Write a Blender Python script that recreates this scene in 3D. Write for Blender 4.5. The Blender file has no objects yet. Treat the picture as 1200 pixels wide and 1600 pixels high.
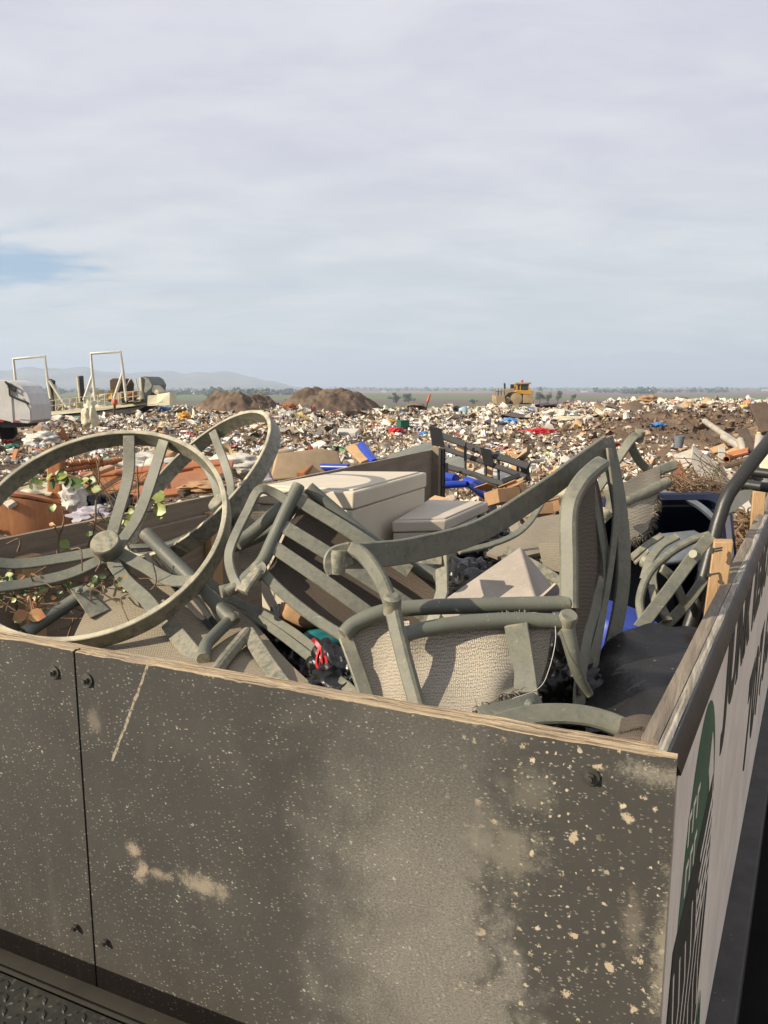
import bpy, bmesh, math, random
import numpy as np
from mathutils import Vector, Matrix, noise as mnoise
R = math.radians
rng = np.random.default_rng(7)
random.seed(7)
SC = bpy.context.scene
COL = SC.collection

# ------------------------------------------------------------------ camera, sky, sun, exposure
FPX = 1202.0
PITCH = math.atan(197 / FPX)
cam = bpy.data.cameras.new('camera')
cam.sensor_fit = 'VERTICAL'; cam.sensor_height = 24.0; cam.lens = 24.0 * FPX / 1600.0
cam.clip_start = 0.05; cam.clip_end = 80000
co = bpy.data.objects.new('camera', cam); COL.objects.link(co)
co.location = (0, 0, 3.0); co.rotation_euler = (math.pi / 2 - PITCH, 0, 0)
SC.camera = co
SC.render.resolution_x = 768; SC.render.resolution_y = 1024
SC.view_settings.view_transform = 'Standard'; SC.view_settings.look = 'None'
SC.view_settings.exposure = 0.7; SC.view_settings.gamma = 1.0
SUN_AZ, SUN_EL = 246.0, 29.0
W = bpy.data.worlds.new('World'); SC.world = W; W.use_nodes = True

class NT:
    """small node helper"""
    def __init__(s, nt): s.t = nt; s.n = nt.nodes; s.l = nt.links
    def node(s, typ, **kw):
        n = s.n.new(typ)
        for k, v in kw.items(): setattr(n, k, v)
        return n
    def put(s, sock, v):
        if isinstance(v, bpy.types.NodeSocket): s.l.new(v, sock)
        elif isinstance(v, (tuple, list)) and sock.type == 'RGBA' and len(v) == 3: sock.default_value = (*v, 1)
        else: sock.default_value = v
    def math(s, op, a, b=0.0, c=None, clamp=False):
        n = s.node('ShaderNodeMath', operation=op, use_clamp=clamp)
        s.put(n.inputs[0], a); s.put(n.inputs[1], b)
        if c is not None: s.put(n.inputs[2], c)
        return n.outputs[0]
    def mix(s, f, a, b):
        n = s.node('ShaderNodeMix', data_type='RGBA')
        s.put(n.inputs[0], f); s.put(n.inputs[6], a); s.put(n.inputs[7], b)
        return n.outputs[2]
    def noise(s, vec, scale, detail=4, rough=.55, dist=0.0, out=0):
        n = s.node('ShaderNodeTexNoise')
        s.put(n.inputs['Vector'], vec); s.put(n.inputs['Scale'], scale); s.put(n.inputs['Detail'], detail)
        s.put(n.inputs['Roughness'], rough); s.put(n.inputs['Distortion'], dist)
        return n.outputs[out]
    def voro(s, vec, scale, out='Distance', feature='F1', rnd=1.0):
        n = s.node('ShaderNodeTexVoronoi', feature=feature)
        s.put(n.inputs['Vector'], vec); s.put(n.inputs['Scale'], scale); s.put(n.inputs['Randomness'], rnd)
        return n.outputs[out]
    def mapping(s, vec, loc=(0, 0, 0), rot=(0, 0, 0), scale=(1, 1, 1)):
        n = s.node('ShaderNodeMapping')
        s.put(n.inputs[0], vec); n.inputs[1].default_value = loc; n.inputs[2].default_value = rot; n.inputs[3].default_value = scale
        return n.outputs[0]
    def ramp(s, f, a, b, smooth=True):
        n = s.node('ShaderNodeMapRange', interpolation_type='SMOOTHSTEP' if smooth else 'LINEAR')
        s.put(n.inputs[0], f); s.put(n.inputs[1], a); s.put(n.inputs[2], b)
        return n.outputs[0]
    def cramp(s, f, stops, const=False):
        n = s.node('ShaderNodeValToRGB')
        n.color_ramp.interpolation = 'CONSTANT' if const else 'LINEAR'
        e = n.color_ramp.elements
        while len(e) < len(stops): e.new(0.5)
        for el, (p, c) in zip(e, stops): el.position = p; el.color = (*c, 1)
        s.put(n.inputs[0], f)
        return n.outputs[0]
    def sep(s, vec):
        n = s.node('ShaderNodeSeparateXYZ'); s.put(n.inputs[0], vec); return n.outputs
    def comb(s, x, y, z):
        n = s.node('ShaderNodeCombineXYZ')
        for i, v in enumerate((x, y, z)): s.put(n.inputs[i], v)
        return n.outputs[0]

def sky():
    w = NT(W.node_tree); w.n.clear()
    out = w.node('ShaderNodeOutputWorld'); bg = w.node('ShaderNodeBackground')
    st = w.node('ShaderNodeTexSky', sky_type='NISHITA', sun_disc=False)
    st.sun_elevation = R(SUN_EL); st.sun_rotation = R(SUN_AZ)
    st.air_density = 1.2; st.dust_density = 1.5; st.ozone_density = 1.2
    tc = w.node('ShaderNodeTexCoord').outputs['Generated']
    x, y, z = w.sep(tc)[0:3]
    zz = w.math('ADD', w.math('MAXIMUM', z, 0.0), 0.16)
    cx = w.math('DIVIDE', x, zz); cy = w.math('DIVIDE', y, zz)
    cv = w.comb(cx, cy, 0.0)
    # thin high cloud veil: streaky, broken by one blue hole to the left
    cm = w.mapping(cv, rot=(0, 0, R(-35)), scale=(0.35, 1.1, 1))
    n1 = w.noise(cm, 1.1, 7, .58, .6)
    n2 = w.noise(w.mapping(cv, loc=(3, 1, 0), rot=(0, 0, R(-20)), scale=(.7, 1.2, 1)), 2.6, 6, .6, .3)
    # blue gap round one compass direction
    ga = R(-26.2); gz = .130; 
    gx, gy = math.sin(ga) / (gz + .16) * math.cos(math.asin(gz)), math.cos(ga) / (gz + .16) * math.cos(math.asin(gz))
    dx = w.math('SUBTRACT', cx, gx); dy = w.math('MULTIPLY', w.math('SUBTRACT', cy, gy), .75)
    gd = w.math('SQRT', w.math('ADD', w.math('MULTIPLY', dx, dx), w.math('MULTIPLY', dy, dy)))
    gap = w.math('SUBTRACT', 1.0, w.ramp(w.math('ADD', gd, w.math('MULTIPLY', w.math('SUBTRACT', n2, .5), 1.3)), .02, .42))
    cover = w.math('SUBTRACT', w.ramp(n1, -.35, .46), w.math('MULTIPLY', gap, .75), clamp=True)
    cover = w.math('MAXIMUM', w.math('MULTIPLY', cover, .95), .12)
    cloud = w.mix(w.ramp(n2, .25, .8), (7.5, 7.5, 8.6), (9.5, 9.4, 9.8))
    low = w.ramp(z, .0, .33)
    cloud = w.mix(low, w.mix(w.ramp(n2, .3, .75), (7.8, 8.4, 8.5), (9.3, 9.8, 9.6)), cloud)
    base = w.mix(.7, st.outputs[0], (2.4, 5.6, 9.4))
    c = w.mix(cover, base, cloud)
    w.put(bg.inputs[0], c); bg.inputs[1].default_value = 0.053
    w.l.new(bg.outputs[0], out.inputs[0])
sky()
sl = bpy.data.lights.new('sun', 'SUN'); sl.energy = 5.0; sl.angle = R(0.6); sl.color = (1.0, .88, .70)
so = bpy.data.objects.new('sun', sl); COL.objects.link(so)
_d = Vector((math.sin(R(SUN_AZ)) * math.cos(R(SUN_EL)), math.cos(R(SUN_AZ)) * math.cos(R(SUN_EL)), math.sin(R(SUN_EL))))
so.rotation_euler = _d.to_track_quat('Z', 'Y').to_euler(); so.location = (-20, -20, 30)

# ------------------------------------------------------------------ helpers
CP, SP = math.cos(PITCH), math.sin(PITCH)
CAM = Vector((0, 0, 3.0))
def P(px, py, y):
    """point of the place seen at photo pixel px,py standing y metres ahead"""
    X = (px - 600) / FPX; Y = (py - 800) / FPX
    r = Vector((X, CP - Y * SP, -SP - Y * CP))
    return r * (y / r.y) + CAM
def PZ(px, py, z):
    X = (px - 600) / FPX; Y = (py - 800) / FPX
    r = Vector((X, CP - Y * SP, -SP - Y * CP))
    return r * ((z - 3.0) / r.z) + CAM
def T(pts): return [P(*p) for p in pts]
def V(*a): return Vector(a)

def spline(pts, n=6):
    """Catmull-Rom through pts"""
    pts = [Vector(p) for p in pts]
    if len(pts) < 3: return pts
    q = [2 * pts[0] - pts[1]] + pts + [2 * pts[-1] - pts[-2]]
    out = []
    for i in range(1, len(q) - 2):
        a, b, c, d = q[i - 1], q[i], q[i + 1], q[i + 2]
        for k in range(n):
            t = k / n
            out.append(0.5 * ((2 * b) + (c - a) * t + (2 * a - 5 * b + 4 * c - d) * t * t + (3 * b - a - 3 * c + d) * t ** 3))
    out.append(pts[-1])
    return out

class MB:
    def __init__(s): s.v = []; s.f = []; s.uv = {}; s.mi = {}
    def add(s, vs, fs, uvs=None, mi=0):
        o = len(s.v); s.v.extend([tuple(v) for v in vs])
        for k, f in enumerate(fs):
            if uvs: s.uv[len(s.f)] = uvs[k]
            if mi: s.mi[len(s.f)] = mi
            s.f.append([i + o for i in f])
        return s
    def hexa(s, b, t, mi=0):
        """b, t: four bottom and four top corners, counter-clockwise from above"""
        return s.add(list(b) + list(t), [(3, 2, 1, 0), (4, 5, 6, 7), (0, 1, 5, 4), (1, 2, 6, 5), (2, 3, 7, 6), (3, 0, 4, 7)], mi=mi)
    def box(s, c, size, rot=None, mi=0):
        hx, hy, hz = [q / 2 for q in size]; c = Vector(c)
        m = rot if rot is not None else Matrix.Identity(3)
        q = [c + m @ Vector(p) for p in ((-hx, -hy, -hz), (hx, -hy, -hz), (hx, hy, -hz), (-hx, hy, -hz), (-hx, -hy, hz), (hx, -hy, hz), (hx, hy, hz), (-hx, hy, hz))]
        return s.hexa(q[:4], q[4:], mi)
    def sweep(s, pts, sec, up=None, ups=None, caps=True, mi=0):
        """sec: list of (a,b) offsets along side/up axes or callable(t)->list"""
        pts = [Vector(p) for p in pts]; n = len(pts); rings = []
        prev = None
        for i, p in enumerate(pts):
            tg = (pts[min(i + 1, n - 1)] - pts[max(i - 1, 0)]).normalized()
            if ups is not None: u = Vector(ups[i])
            elif up is not None: u = Vector(up)
            else: u = prev if prev is not None else (Vector((0, 0, 1)) if abs(tg.z) < .9 else Vector((1, 0, 0)))
            u = (u - tg * u.dot(tg))
            u = u.normalized() if u.length > 1e-6 else tg.orthogonal().normalized()
            prev = u; sd = tg.cross(u)
            sc = sec(i / (n - 1)) if callable(sec) else sec
            rings.append([p + sd * a + u * b for a, b in sc])
        k = len(rings[0]); vs = [q for r in rings for q in r]; fs = []
        for i in range(n - 1):
            for j in range(k):
                fs.append((i * k + j, i * k + (j + 1) % k, (i + 1) * k + (j + 1) % k, (i + 1) * k + j))
        if caps:
            fs.append(tuple(range(k - 1, -1, -1))); fs.append(tuple((n - 1) * k + j for j in range(k)))
        return s.add(vs, fs, mi=mi)
    def tube(s, pts, r, seg=12, caps=True, mi=0):
        if callable(r): sec = lambda t: [(r(t) * math.cos(a), r(t) * math.sin(a)) for a in [2 * math.pi * j / seg for j in range(seg)]]
        else: sec = [(r * math.cos(2 * math.pi * j / seg), r * math.sin(2 * math.pi * j / seg)) for j in range(seg)]
        return s.sweep(pts, sec, caps=caps, mi=mi)
    def bar(s, pts, w, th, nrm=None, nrms=None, mi=0):
        """flat bar: width w across, thickness th along nrm, chamfered"""
        c = min(w, th) * .22; a, b = w / 2, th / 2
        sec = [(-a + c, -b), (a - c, -b), (a, -b + c), (a, b - c), (a - c, b), (-a + c, b), (-a, b - c), (-a, -b + c)]
        return s.sweep(pts, sec, up=nrm, ups=nrms, mi=mi)
    def lathe(s, prof, c=(0, 0, 0), axis=(0, 0, 1), seg=24, caps=True, mi=0):
        ax = Vector(axis).normalized(); u = ax.orthogonal().normalized(); w = ax.cross(u); c = Vector(c)
        vs = []; fs = []; n = len(prof)
        for r, h in prof:
            for j in range(seg):
                a = 2 * math.pi * j / seg
                vs.append(c + ax * h + (u * math.cos(a) + w * math.sin(a)) * r)
        for i in range(n - 1):
            for j in range(seg):
                fs.append((i * seg + j, i * seg + (j + 1) % seg, (i + 1) * seg + (j + 1) % seg, (i + 1) * seg + j))
        if caps:
            fs.append(tuple(range(seg - 1, -1, -1))); fs.append(tuple((n - 1) * seg + j for j in range(seg)))
        return s.add(vs, fs, mi=mi)
    def prism(s, poly, d, mi=0):
        """poly: list of 3-D points in a plane; d: extrusion vector"""
        n = len(poly); d = Vector(d); poly = [Vector(p) for p in poly]
        nr = Vector((0, 0, 0))
        for i in range(n): nr += (poly[i] - poly[0]).cross(poly[(i + 1) % n] - poly[0])
        if nr.dot(d) > 0: poly = poly[::-1]
        vs = poly + [p + d for p in poly]
        fs = [tuple(range(n)), tuple(range(2 * n - 1, n - 1, -1))]
        for i in range(n): j = (i + 1) % n; fs.append((j, i, n + i, n + j))
        return s.add(vs, fs, mi=mi)
    def patch(s, rows, nu=24, nv=18, th=.003, amp=.004, freq=9.0, seed=0, mi=0, toward=None):
        """sheet through a lattice of points, given thickness"""
        fine = [spline(r, 8) for r in rows]
        def at(line, t):
            x = t * (len(line) - 1); i = min(int(x), len(line) - 2); return line[i].lerp(line[i + 1], x - i)
        cols = []
        for i in range(nu + 1):
            c = spline([at(l, i / nu) for l in fine], 8); cols.append([at(c, j / nv) for j in range(nv + 1)])
        g = [[cols[i][j] for i in range(nu + 1)] for j in range(nv + 1)]
        out = []; nr = []
        for j in range(nv + 1):
            for i in range(nu + 1):
                a = g[j][min(i + 1, nu)] - g[j][max(i - 1, 0)]; b = g[min(j + 1, nv)][i] - g[max(j - 1, 0)][i]
                n = a.cross(b); n = n.normalized() if n.length > 0 else Vector((0, 0, 1))
                p = g[j][i] + n * amp * mnoise.noise(g[j][i] * freq + Vector((seed, 0, 0)))
                out.append(p); nr.append(n)
        k = nu + 1; vs = out + [p - n * th for p, n in zip(out, nr)]; N = len(out); fs = []; uvs = []
        wu = sum((g[0][i + 1] - g[0][i]).length for i in range(nu)); wv = sum((g[j + 1][0] - g[j][0]).length for j in range(nv))
        for j in range(nv):
            for i in range(nu):
                a, b, c, d = j * k + i, j * k + i + 1, (j + 1) * k + i + 1, (j + 1) * k + i
                uv = [(i / nu * wu, j / nv * wv), ((i + 1) / nu * wu, j / nv * wv), ((i + 1) / nu * wu, (j + 1) / nv * wv), (i / nu * wu, (j + 1) / nv * wv)]
                fs.append((a, b, c, d)); uvs.append(uv); fs.append((N + d, N + c, N + b, N + a)); uvs.append(uv[::-1])
        edge = [(j * k, (j + 1) * k) for j in range(nv)] + [((j + 1) * k + nu, j * k + nu) for j in range(nv)] + [(i + 1, i) for i in range(nu)] + [(nv * k + i, nv * k + i + 1) for i in range(nu)]
        for a, b in edge: fs.append((b, a, N + a, N + b)[::-1]); uvs.append([(0, 0)] * 4)
        return s.add(vs, fs, uvs, mi)
    def build(s, name, m, parent=None, bevel=0.0, smooth=38):
        ms = m if isinstance(m, (list, tuple)) else [m]
        me = bpy.data.meshes.new(name)
        off = Vector((0, 0, 0)); p = parent
        while p is not None and not p.get('_local'): off += p.location; p = p.parent
        vs = s.v if off.length == 0 else [(a - off.x, b - off.y, c - off.z) for a, b, c in s.v]
        me.from_pydata(vs, [], s.f)
        for q in ms: me.materials.append(q)
        if s.mi:
            for k, i in s.mi.items(): me.polygons[k].material_index = i
        if s.uv:
            lay = me.uv_layers.new(name='UVMap')
            for k, uv in s.uv.items():
                for li, c in zip(me.polygons[k].loop_indices, uv): lay.data[li].uv = c
        me.update()
        bm = bmesh.new(); bm.from_mesh(me); bmesh.ops.recalc_face_normals(bm, faces=bm.faces); bm.to_mesh(me); bm.free()
        if smooth:
            me.shade_smooth(); me.set_sharp_from_angle(angle=R(smooth))
        o = bpy.data.objects.new(name, me); COL.objects.link(o)
        if parent is not None: o.parent = parent
        if bevel:
            b = o.modifiers.new('edge', 'BEVEL'); b.width = bevel; b.segments = 2; b.limit_method = 'ANGLE'; b.angle_limit = R(40)
        return o

def tag(o, label=None, cat=None, group=None, kind=None):
    if label: o['label'] = label
    if cat: o['category'] = cat
    if group: o['group'] = group
    if kind: o['kind'] = kind
    return o
def thing(name, label, cat, loc, rz=0.0, group=None, local=False):
    o = bpy.data.objects.new(name, None); COL.objects.link(o); o.location = loc; o.rotation_euler = (0, 0, rz)
    o.empty_display_size = .1
    if local or rz: o['_local'] = True
    return tag(o, label, cat, group)
def copy_tree(o, parent=None):
    c = o.copy(); COL.objects.link(c)
    if parent is not None: c.parent = parent
    for ch in list(o.children): copy_tree(ch, c)
    return c

# ------------------------------------------------------------------ materials
def material(name):
    m = bpy.data.materials.new(name); m.use_nodes = True
    t = NT(m.node_tree); b = t.n['Principled BSDF']
    return m, t, b
def bump(t, b, h, strength=.3, dist=.002):
    n = t.node('ShaderNodeBump'); n.inputs['Strength'].default_value = strength; n.inputs['Distance'].default_value = dist
    t.put(n.inputs['Height'], h); t.l.new(n.outputs[0], b.inputs['Normal'])
def oc(t): return t.node('ShaderNodeTexCoord').outputs['Object']
ALB = .68
def paint(name, c1, c2=None, rough=.55, scale=6.0, metal=0.0, bumps=.0, fine=120.0, speck=None, spec=.5, stretch=(1, 1, 1)):
    m, t, b = material(name)
    c2 = c2 or tuple(q * .78 for q in c1); c1 = tuple(q * ALB for q in c1); c2 = tuple(q * ALB for q in c2)
    v = t.mapping(oc(t), scale=stretch)
    n = t.noise(v, scale, 6, .6); n2 = t.noise(v, fine, 3, .6)
    c = t.mix(t.ramp(n, .3, .7), c1, c2)
    c = t.mix(t.math('MULTIPLY', t.ramp(n2, .5, .75), .25), c, tuple(q * 1.35 for q in c1))
    if speck:
        d = t.voro(oc(t), speck[1]); c = t.mix(t.math('LESS_THAN', d, speck[2]), c, speck[0])
    t.put(b.inputs['Base Color'], c)
    t.put(b.inputs['Roughness'], t.math('ADD', rough - .08, t.math('MULTIPLY', n, .18)))
    b.inputs['Metallic'].default_value = metal; b.inputs['Specular IOR Level'].default_value = spec
    if bumps: bump(t, b, n2, bumps, .002)
    return m
def wood(name, c1, c2, scale=18.0, axis=0, rough=.75, knots=True, crack=(.05, .04, .03)):
    """grain along local axis"""
    m, t, b = material(name); c1 = tuple(q * ALB for q in c1); c2 = tuple(q * ALB for q in c2)
    st = [9.0, 9.0, 9.0]; st[axis] = .6
    v = t.mapping(oc(t), scale=tuple(st))
    n = t.noise(v, scale * .25, 7, .65, .8); g = t.noise(v, scale * 1.6, 5, .6)
    c = t.mix(t.ramp(n, .3, .7), c1, c2)
    c = t.mix(t.math('MULTIPLY', t.ramp(g, .55, .8), .6), c, crack)
    big = t.noise(oc(t), 3.0, 4)
    c = t.mix(t.math('MULTIPLY', t.ramp(big, .45, .75), .45), c, tuple(q * .55 for q in c1))
    t.put(b.inputs['Base Color'], c); b.inputs['Roughness'].default_value = rough
    bump(t, b, t.math('ADD', g, t.math('MULTIPLY', n, .6)), .5, .004)
    return m
M = {}
def m_frame():
    m, t, b = material('worn_olive_frame')
    v = oc(t); n = t.noise(v, 6, 6, .65); f = t.noise(v, 240, 3, .6); md = t.noise(v, 46, 6, .75)
    c = t.mix(t.ramp(n, .3, .7), (.118, .123, .096), (.090, .095, .075))
    c = t.mix(t.math('MULTIPLY', t.ramp(md, .58, .74), .28), c, (.19, .175, .125))
    c = t.mix(t.math('MULTIPLY', t.ramp(md, .42, .28), .3), c, (.07, .07, .052))
    for rot, sc in ((20, (2, 60, 60)), (75, (60, 2, 60)), (-40, (60, 60, 3))):
        q = t.noise(t.mapping(v, rot=(R(rot), R(rot * .7), R(rot)), scale=sc), 2.2, 2, .5)
        c = t.mix(t.math('MULTIPLY', t.ramp(q, .70, .76), .55), c, (.28, .26, .19))
    c = t.mix(t.math('MULTIPLY', t.ramp(f, .55, .8), .3), c, (.22, .20, .15))
    ge = t.node('ShaderNodeNewGeometry').outputs['Pointiness']
    c = t.mix(t.math('MULTIPLY', t.ramp(ge, .53, .62), t.ramp(md, .35, .6)), c, (.26, .235, .165))
    for sc, th in ((60, .05), (26, .035)): c = t.mix(t.math('LESS_THAN', t.voro(v, sc), th), c, (.05, .045, .035) if sc == 26 else (.34, .31, .22))
    t.put(b.inputs['Base Color'], c); t.put(b.inputs['Roughness'], t.math('ADD', .38, t.math('MULTIPLY', md, .35)))
    bump(t, b, t.math('ADD', md, f), .15, .0015)
    return m
M['frame'] = m_frame()
M['rim'] = paint('chalky_rim_metal', (.66, .60, .44), (.30, .285, .21), .8, 16, bumps=.3, fine=120)
M['black_metal'] = paint('worn_black_metal', (.034, .033, .029), (.022, .022, .019), .42, 9, speck=((.4, .38, .32), 60, .05), bumps=.2)
M['black_steel'] = paint('black_lattice_steel', (.035, .035, .035), (.025, .025, .025), .6, 6)
M['steel'] = paint('galvanised_steel', (.20, .195, .18), (.12, .115, .10), .4, 40, metal=.7)
M['rail_steel'] = paint('scuffed_grey_steel', (.062, .056, .05), (.04, .036, .032), .6, 8, speck=((.2, .2, .18), 30, .06), bumps=.3)
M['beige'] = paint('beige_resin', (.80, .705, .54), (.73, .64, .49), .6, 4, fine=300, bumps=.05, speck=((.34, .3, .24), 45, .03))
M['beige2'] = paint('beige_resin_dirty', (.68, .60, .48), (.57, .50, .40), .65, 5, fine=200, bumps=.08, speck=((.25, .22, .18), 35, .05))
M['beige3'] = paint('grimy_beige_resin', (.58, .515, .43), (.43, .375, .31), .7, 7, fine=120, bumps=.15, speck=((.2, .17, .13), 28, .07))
M['navy'] = paint('navy_plastic', (.012, .018, .05), (.016, .022, .05), .35, 6, fine=200, speck=((.3, .32, .36), 55, .03))
M['grey_plastic'] = paint('grey_plastic', (.20, .23, .27), (.14, .16, .19), .5, 20, fine=90)
M['black_bag'] = paint('black_film', (.010, .010, .010), (.016, .016, .016), .34, 12, bumps=.9, fine=34)
M['film'] = paint('dusty_black_film', (.011, .0108, .0105), (.020, .0185, .017), .5, 5, bumps=1.0, fine=60, speck=((.12, .105, .08), 24, .08))
M['black_cloth'] = paint('black_matting', (.016, .016, .015), (.009, .009, .009), .75, 20, bumps=.5, fine=160, speck=((.25, .22, .17), 24, .05))
M['blue'] = paint('blue_plastic', (.015, .06, .48), (.012, .045, .4), .35, 6)
M['blue2'] = paint('light_blue_plastic', (.08, .30, .72), (.06, .25, .6), .4, 6)
M['red'] = paint('red_strap', (.62, .012, .018), (.5, .01, .015), .45, 20)
M['teal'] = paint('teal_plastic', (.01, .20, .20), (.01, .15, .16), .4, 8)
M['yellow'] = paint('yellow_machine_paint', (.72, .36, .03), (.55, .27, .03), .5, 1.2, fine=6, bumps=.0)
M['dirty_yellow'] = paint('dusty_yellow_steel', (.50, .38, .20), (.34, .26, .15), .7, 1.5, fine=6)
M['cream'] = paint('cream_machine_paint', (.74, .68, .46), (.58, .52, .34), .55, 1.5, fine=8)
M['white_paint'] = paint('white_truck_paint', (.74, .73, .70), (.62, .61, .58), .5, .9, fine=5)
M['white_tube'] = paint('white_tube_paint', (.80, .77, .64), (.7, .66, .54), .5, 2, fine=20)
M['glass'] = paint('dark_cab_glass', (.04, .055, .055), (.03, .045, .045), .15, 1)
M['tyre'] = paint('tyre_rubber', (.025, .025, .024), (.04, .037, .033), .8, 8, bumps=.3)
M['soil_dark'] = paint('dark_soil', (.21, .145, .092), (.085, .058, .04), .95, .55, fine=5, bumps=1.0)
M['card'] = paint('cardboard', (.50, .30, .15), (.40, .235, .12), .85, 8)
M['foam'] = paint('tan_foam', (.56, .41, .25), (.48, .34, .20), .9, 7, bumps=.3)
M['paper'] = paint('off_white_sheet', (.72, .69, .61), (.6, .57, .5), .8, 7)
M['cream_plastic'] = paint('cream_plastic', (.78, .72, .52), (.66, .6, .42), .6, 5)
M['lavender'] = paint('lavender_board', (.5, .46, .5), (.4, .37, .42), .8, 6)
M['green_box'] = paint('green_plastic', (.01, .17, .10), (.01, .13, .08), .5, 5)
M['orange'] = paint('safety_orange', (.75, .10, .025), (.5, .07, .02), .5, 4)
M['bark'] = paint('vine_stem', (.22, .16, .09), (.13, .09, .05), .9, 30)
M['twig'] = paint('dry_twig', (.30, .20, .12), (.18, .11, .06), .9, 30)
M['pvc'] = paint('dusty_pvc', (.55, .50, .42), (.4, .35, .28), .6, 8)
M['greenboard'] = paint('grey_green_board', (.22, .23, .20), (.17, .18, .155), .7, 4, fine=40)
M['rust'] = paint('rusty_sheet', (.42, .16, .06), (.3, .11, .05), .85, 9, bumps=.4)
M['deck_black'] = paint('worn_deck_black', (.030, .027, .022), (.045, .040, .031), .85, 7, bumps=.2, spec=.15, speck=((.2, .17, .12), 40, .05))
M['shade_black'] = paint('shaded_underbody_black', (.014, .0125, .011), (.01, .009, .008), .95, 4, spec=.1)  # near black, with the shade beside the trailer put into the colour
M['peel'] = wood('peeling_painted_edge', (.66, .61, .50), (.22, .18, .14), 26, 1, .8, crack=(.03, .025, .02))
M['wood_brown'] = wood('varnished_wood', (.50, .21, .075), (.38, .145, .05), 8, 2, .45, crack=(.2, .07, .025))
M['wood_red'] = wood('red_stained_wood', (.52, .19, .07), (.40, .13, .05), 8, 0, .5, crack=(.22, .07, .03))
M['wood_pale'] = wood('pale_pine', (.62, .40, .20), (.52, .32, .15), 10, 2, .75, crack=(.3, .17, .08))
M['wood_grey'] = wood('weathered_grey_board', (.40, .33, .245), (.20, .16, .12), 16, 1, .85, crack=(.05, .04, .03))
M['wood_wall'] = wood('weathered_brown_plywood', (.33, .265, .19), (.24, .19, .14), 10, 1, .85, crack=(.06, .045, .035))
M['wood_cap'] = wood('sunlit_edge_wood', (.46, .36, .24), (.34, .27, .18), 14, 1, .85, crack=(.14, .1, .07))  # wall wood made lighter, with sunlight on the top edge in its colour
M['wood_dark'] = wood('dark_old_timber', (.13, .085, .055), (.09, .06, .04), 8, 1, .85)
M['board_white'] = wood('whitewashed_board', (.62, .56, .46), (.5, .45, .37), 6, 1, .8, crack=(.25, .2, .15))

def m_ply():
    m, t, b = material('plywood_edge')
    v = oc(t)
    a = t.noise(t.mapping(v, scale=(1.6, 70, 45)), 3.0, 5, .65, .5)
    g = t.noise(t.mapping(v, scale=(6, 160, 60)), 3.0, 5, .7)
    c = t.cramp(a, [(.30, (.045, .034, .026)), (.42, (.18, .13, .085)), (.5, (.44, .33, .20)), (.60, (.52, .41, .26)), (.72, (.16, .12, .08))])
    c = t.mix(t.math('MULTIPLY', t.ramp(g, .52, .7), .75), c, (.16, .12, .09))
    big = t.noise(v, 7, 4)
    c = t.mix(t.math('MULTIPLY', t.ramp(big, .5, .7), .5), c, (.33, .27, .2))
    t.put(b.inputs['Base Color'], c); b.inputs['Roughness'].default_value = .85
    bump(t, b, t.math('ADD', a, g), .9, .006)
    return m
M['ply'] = m_ply()

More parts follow.
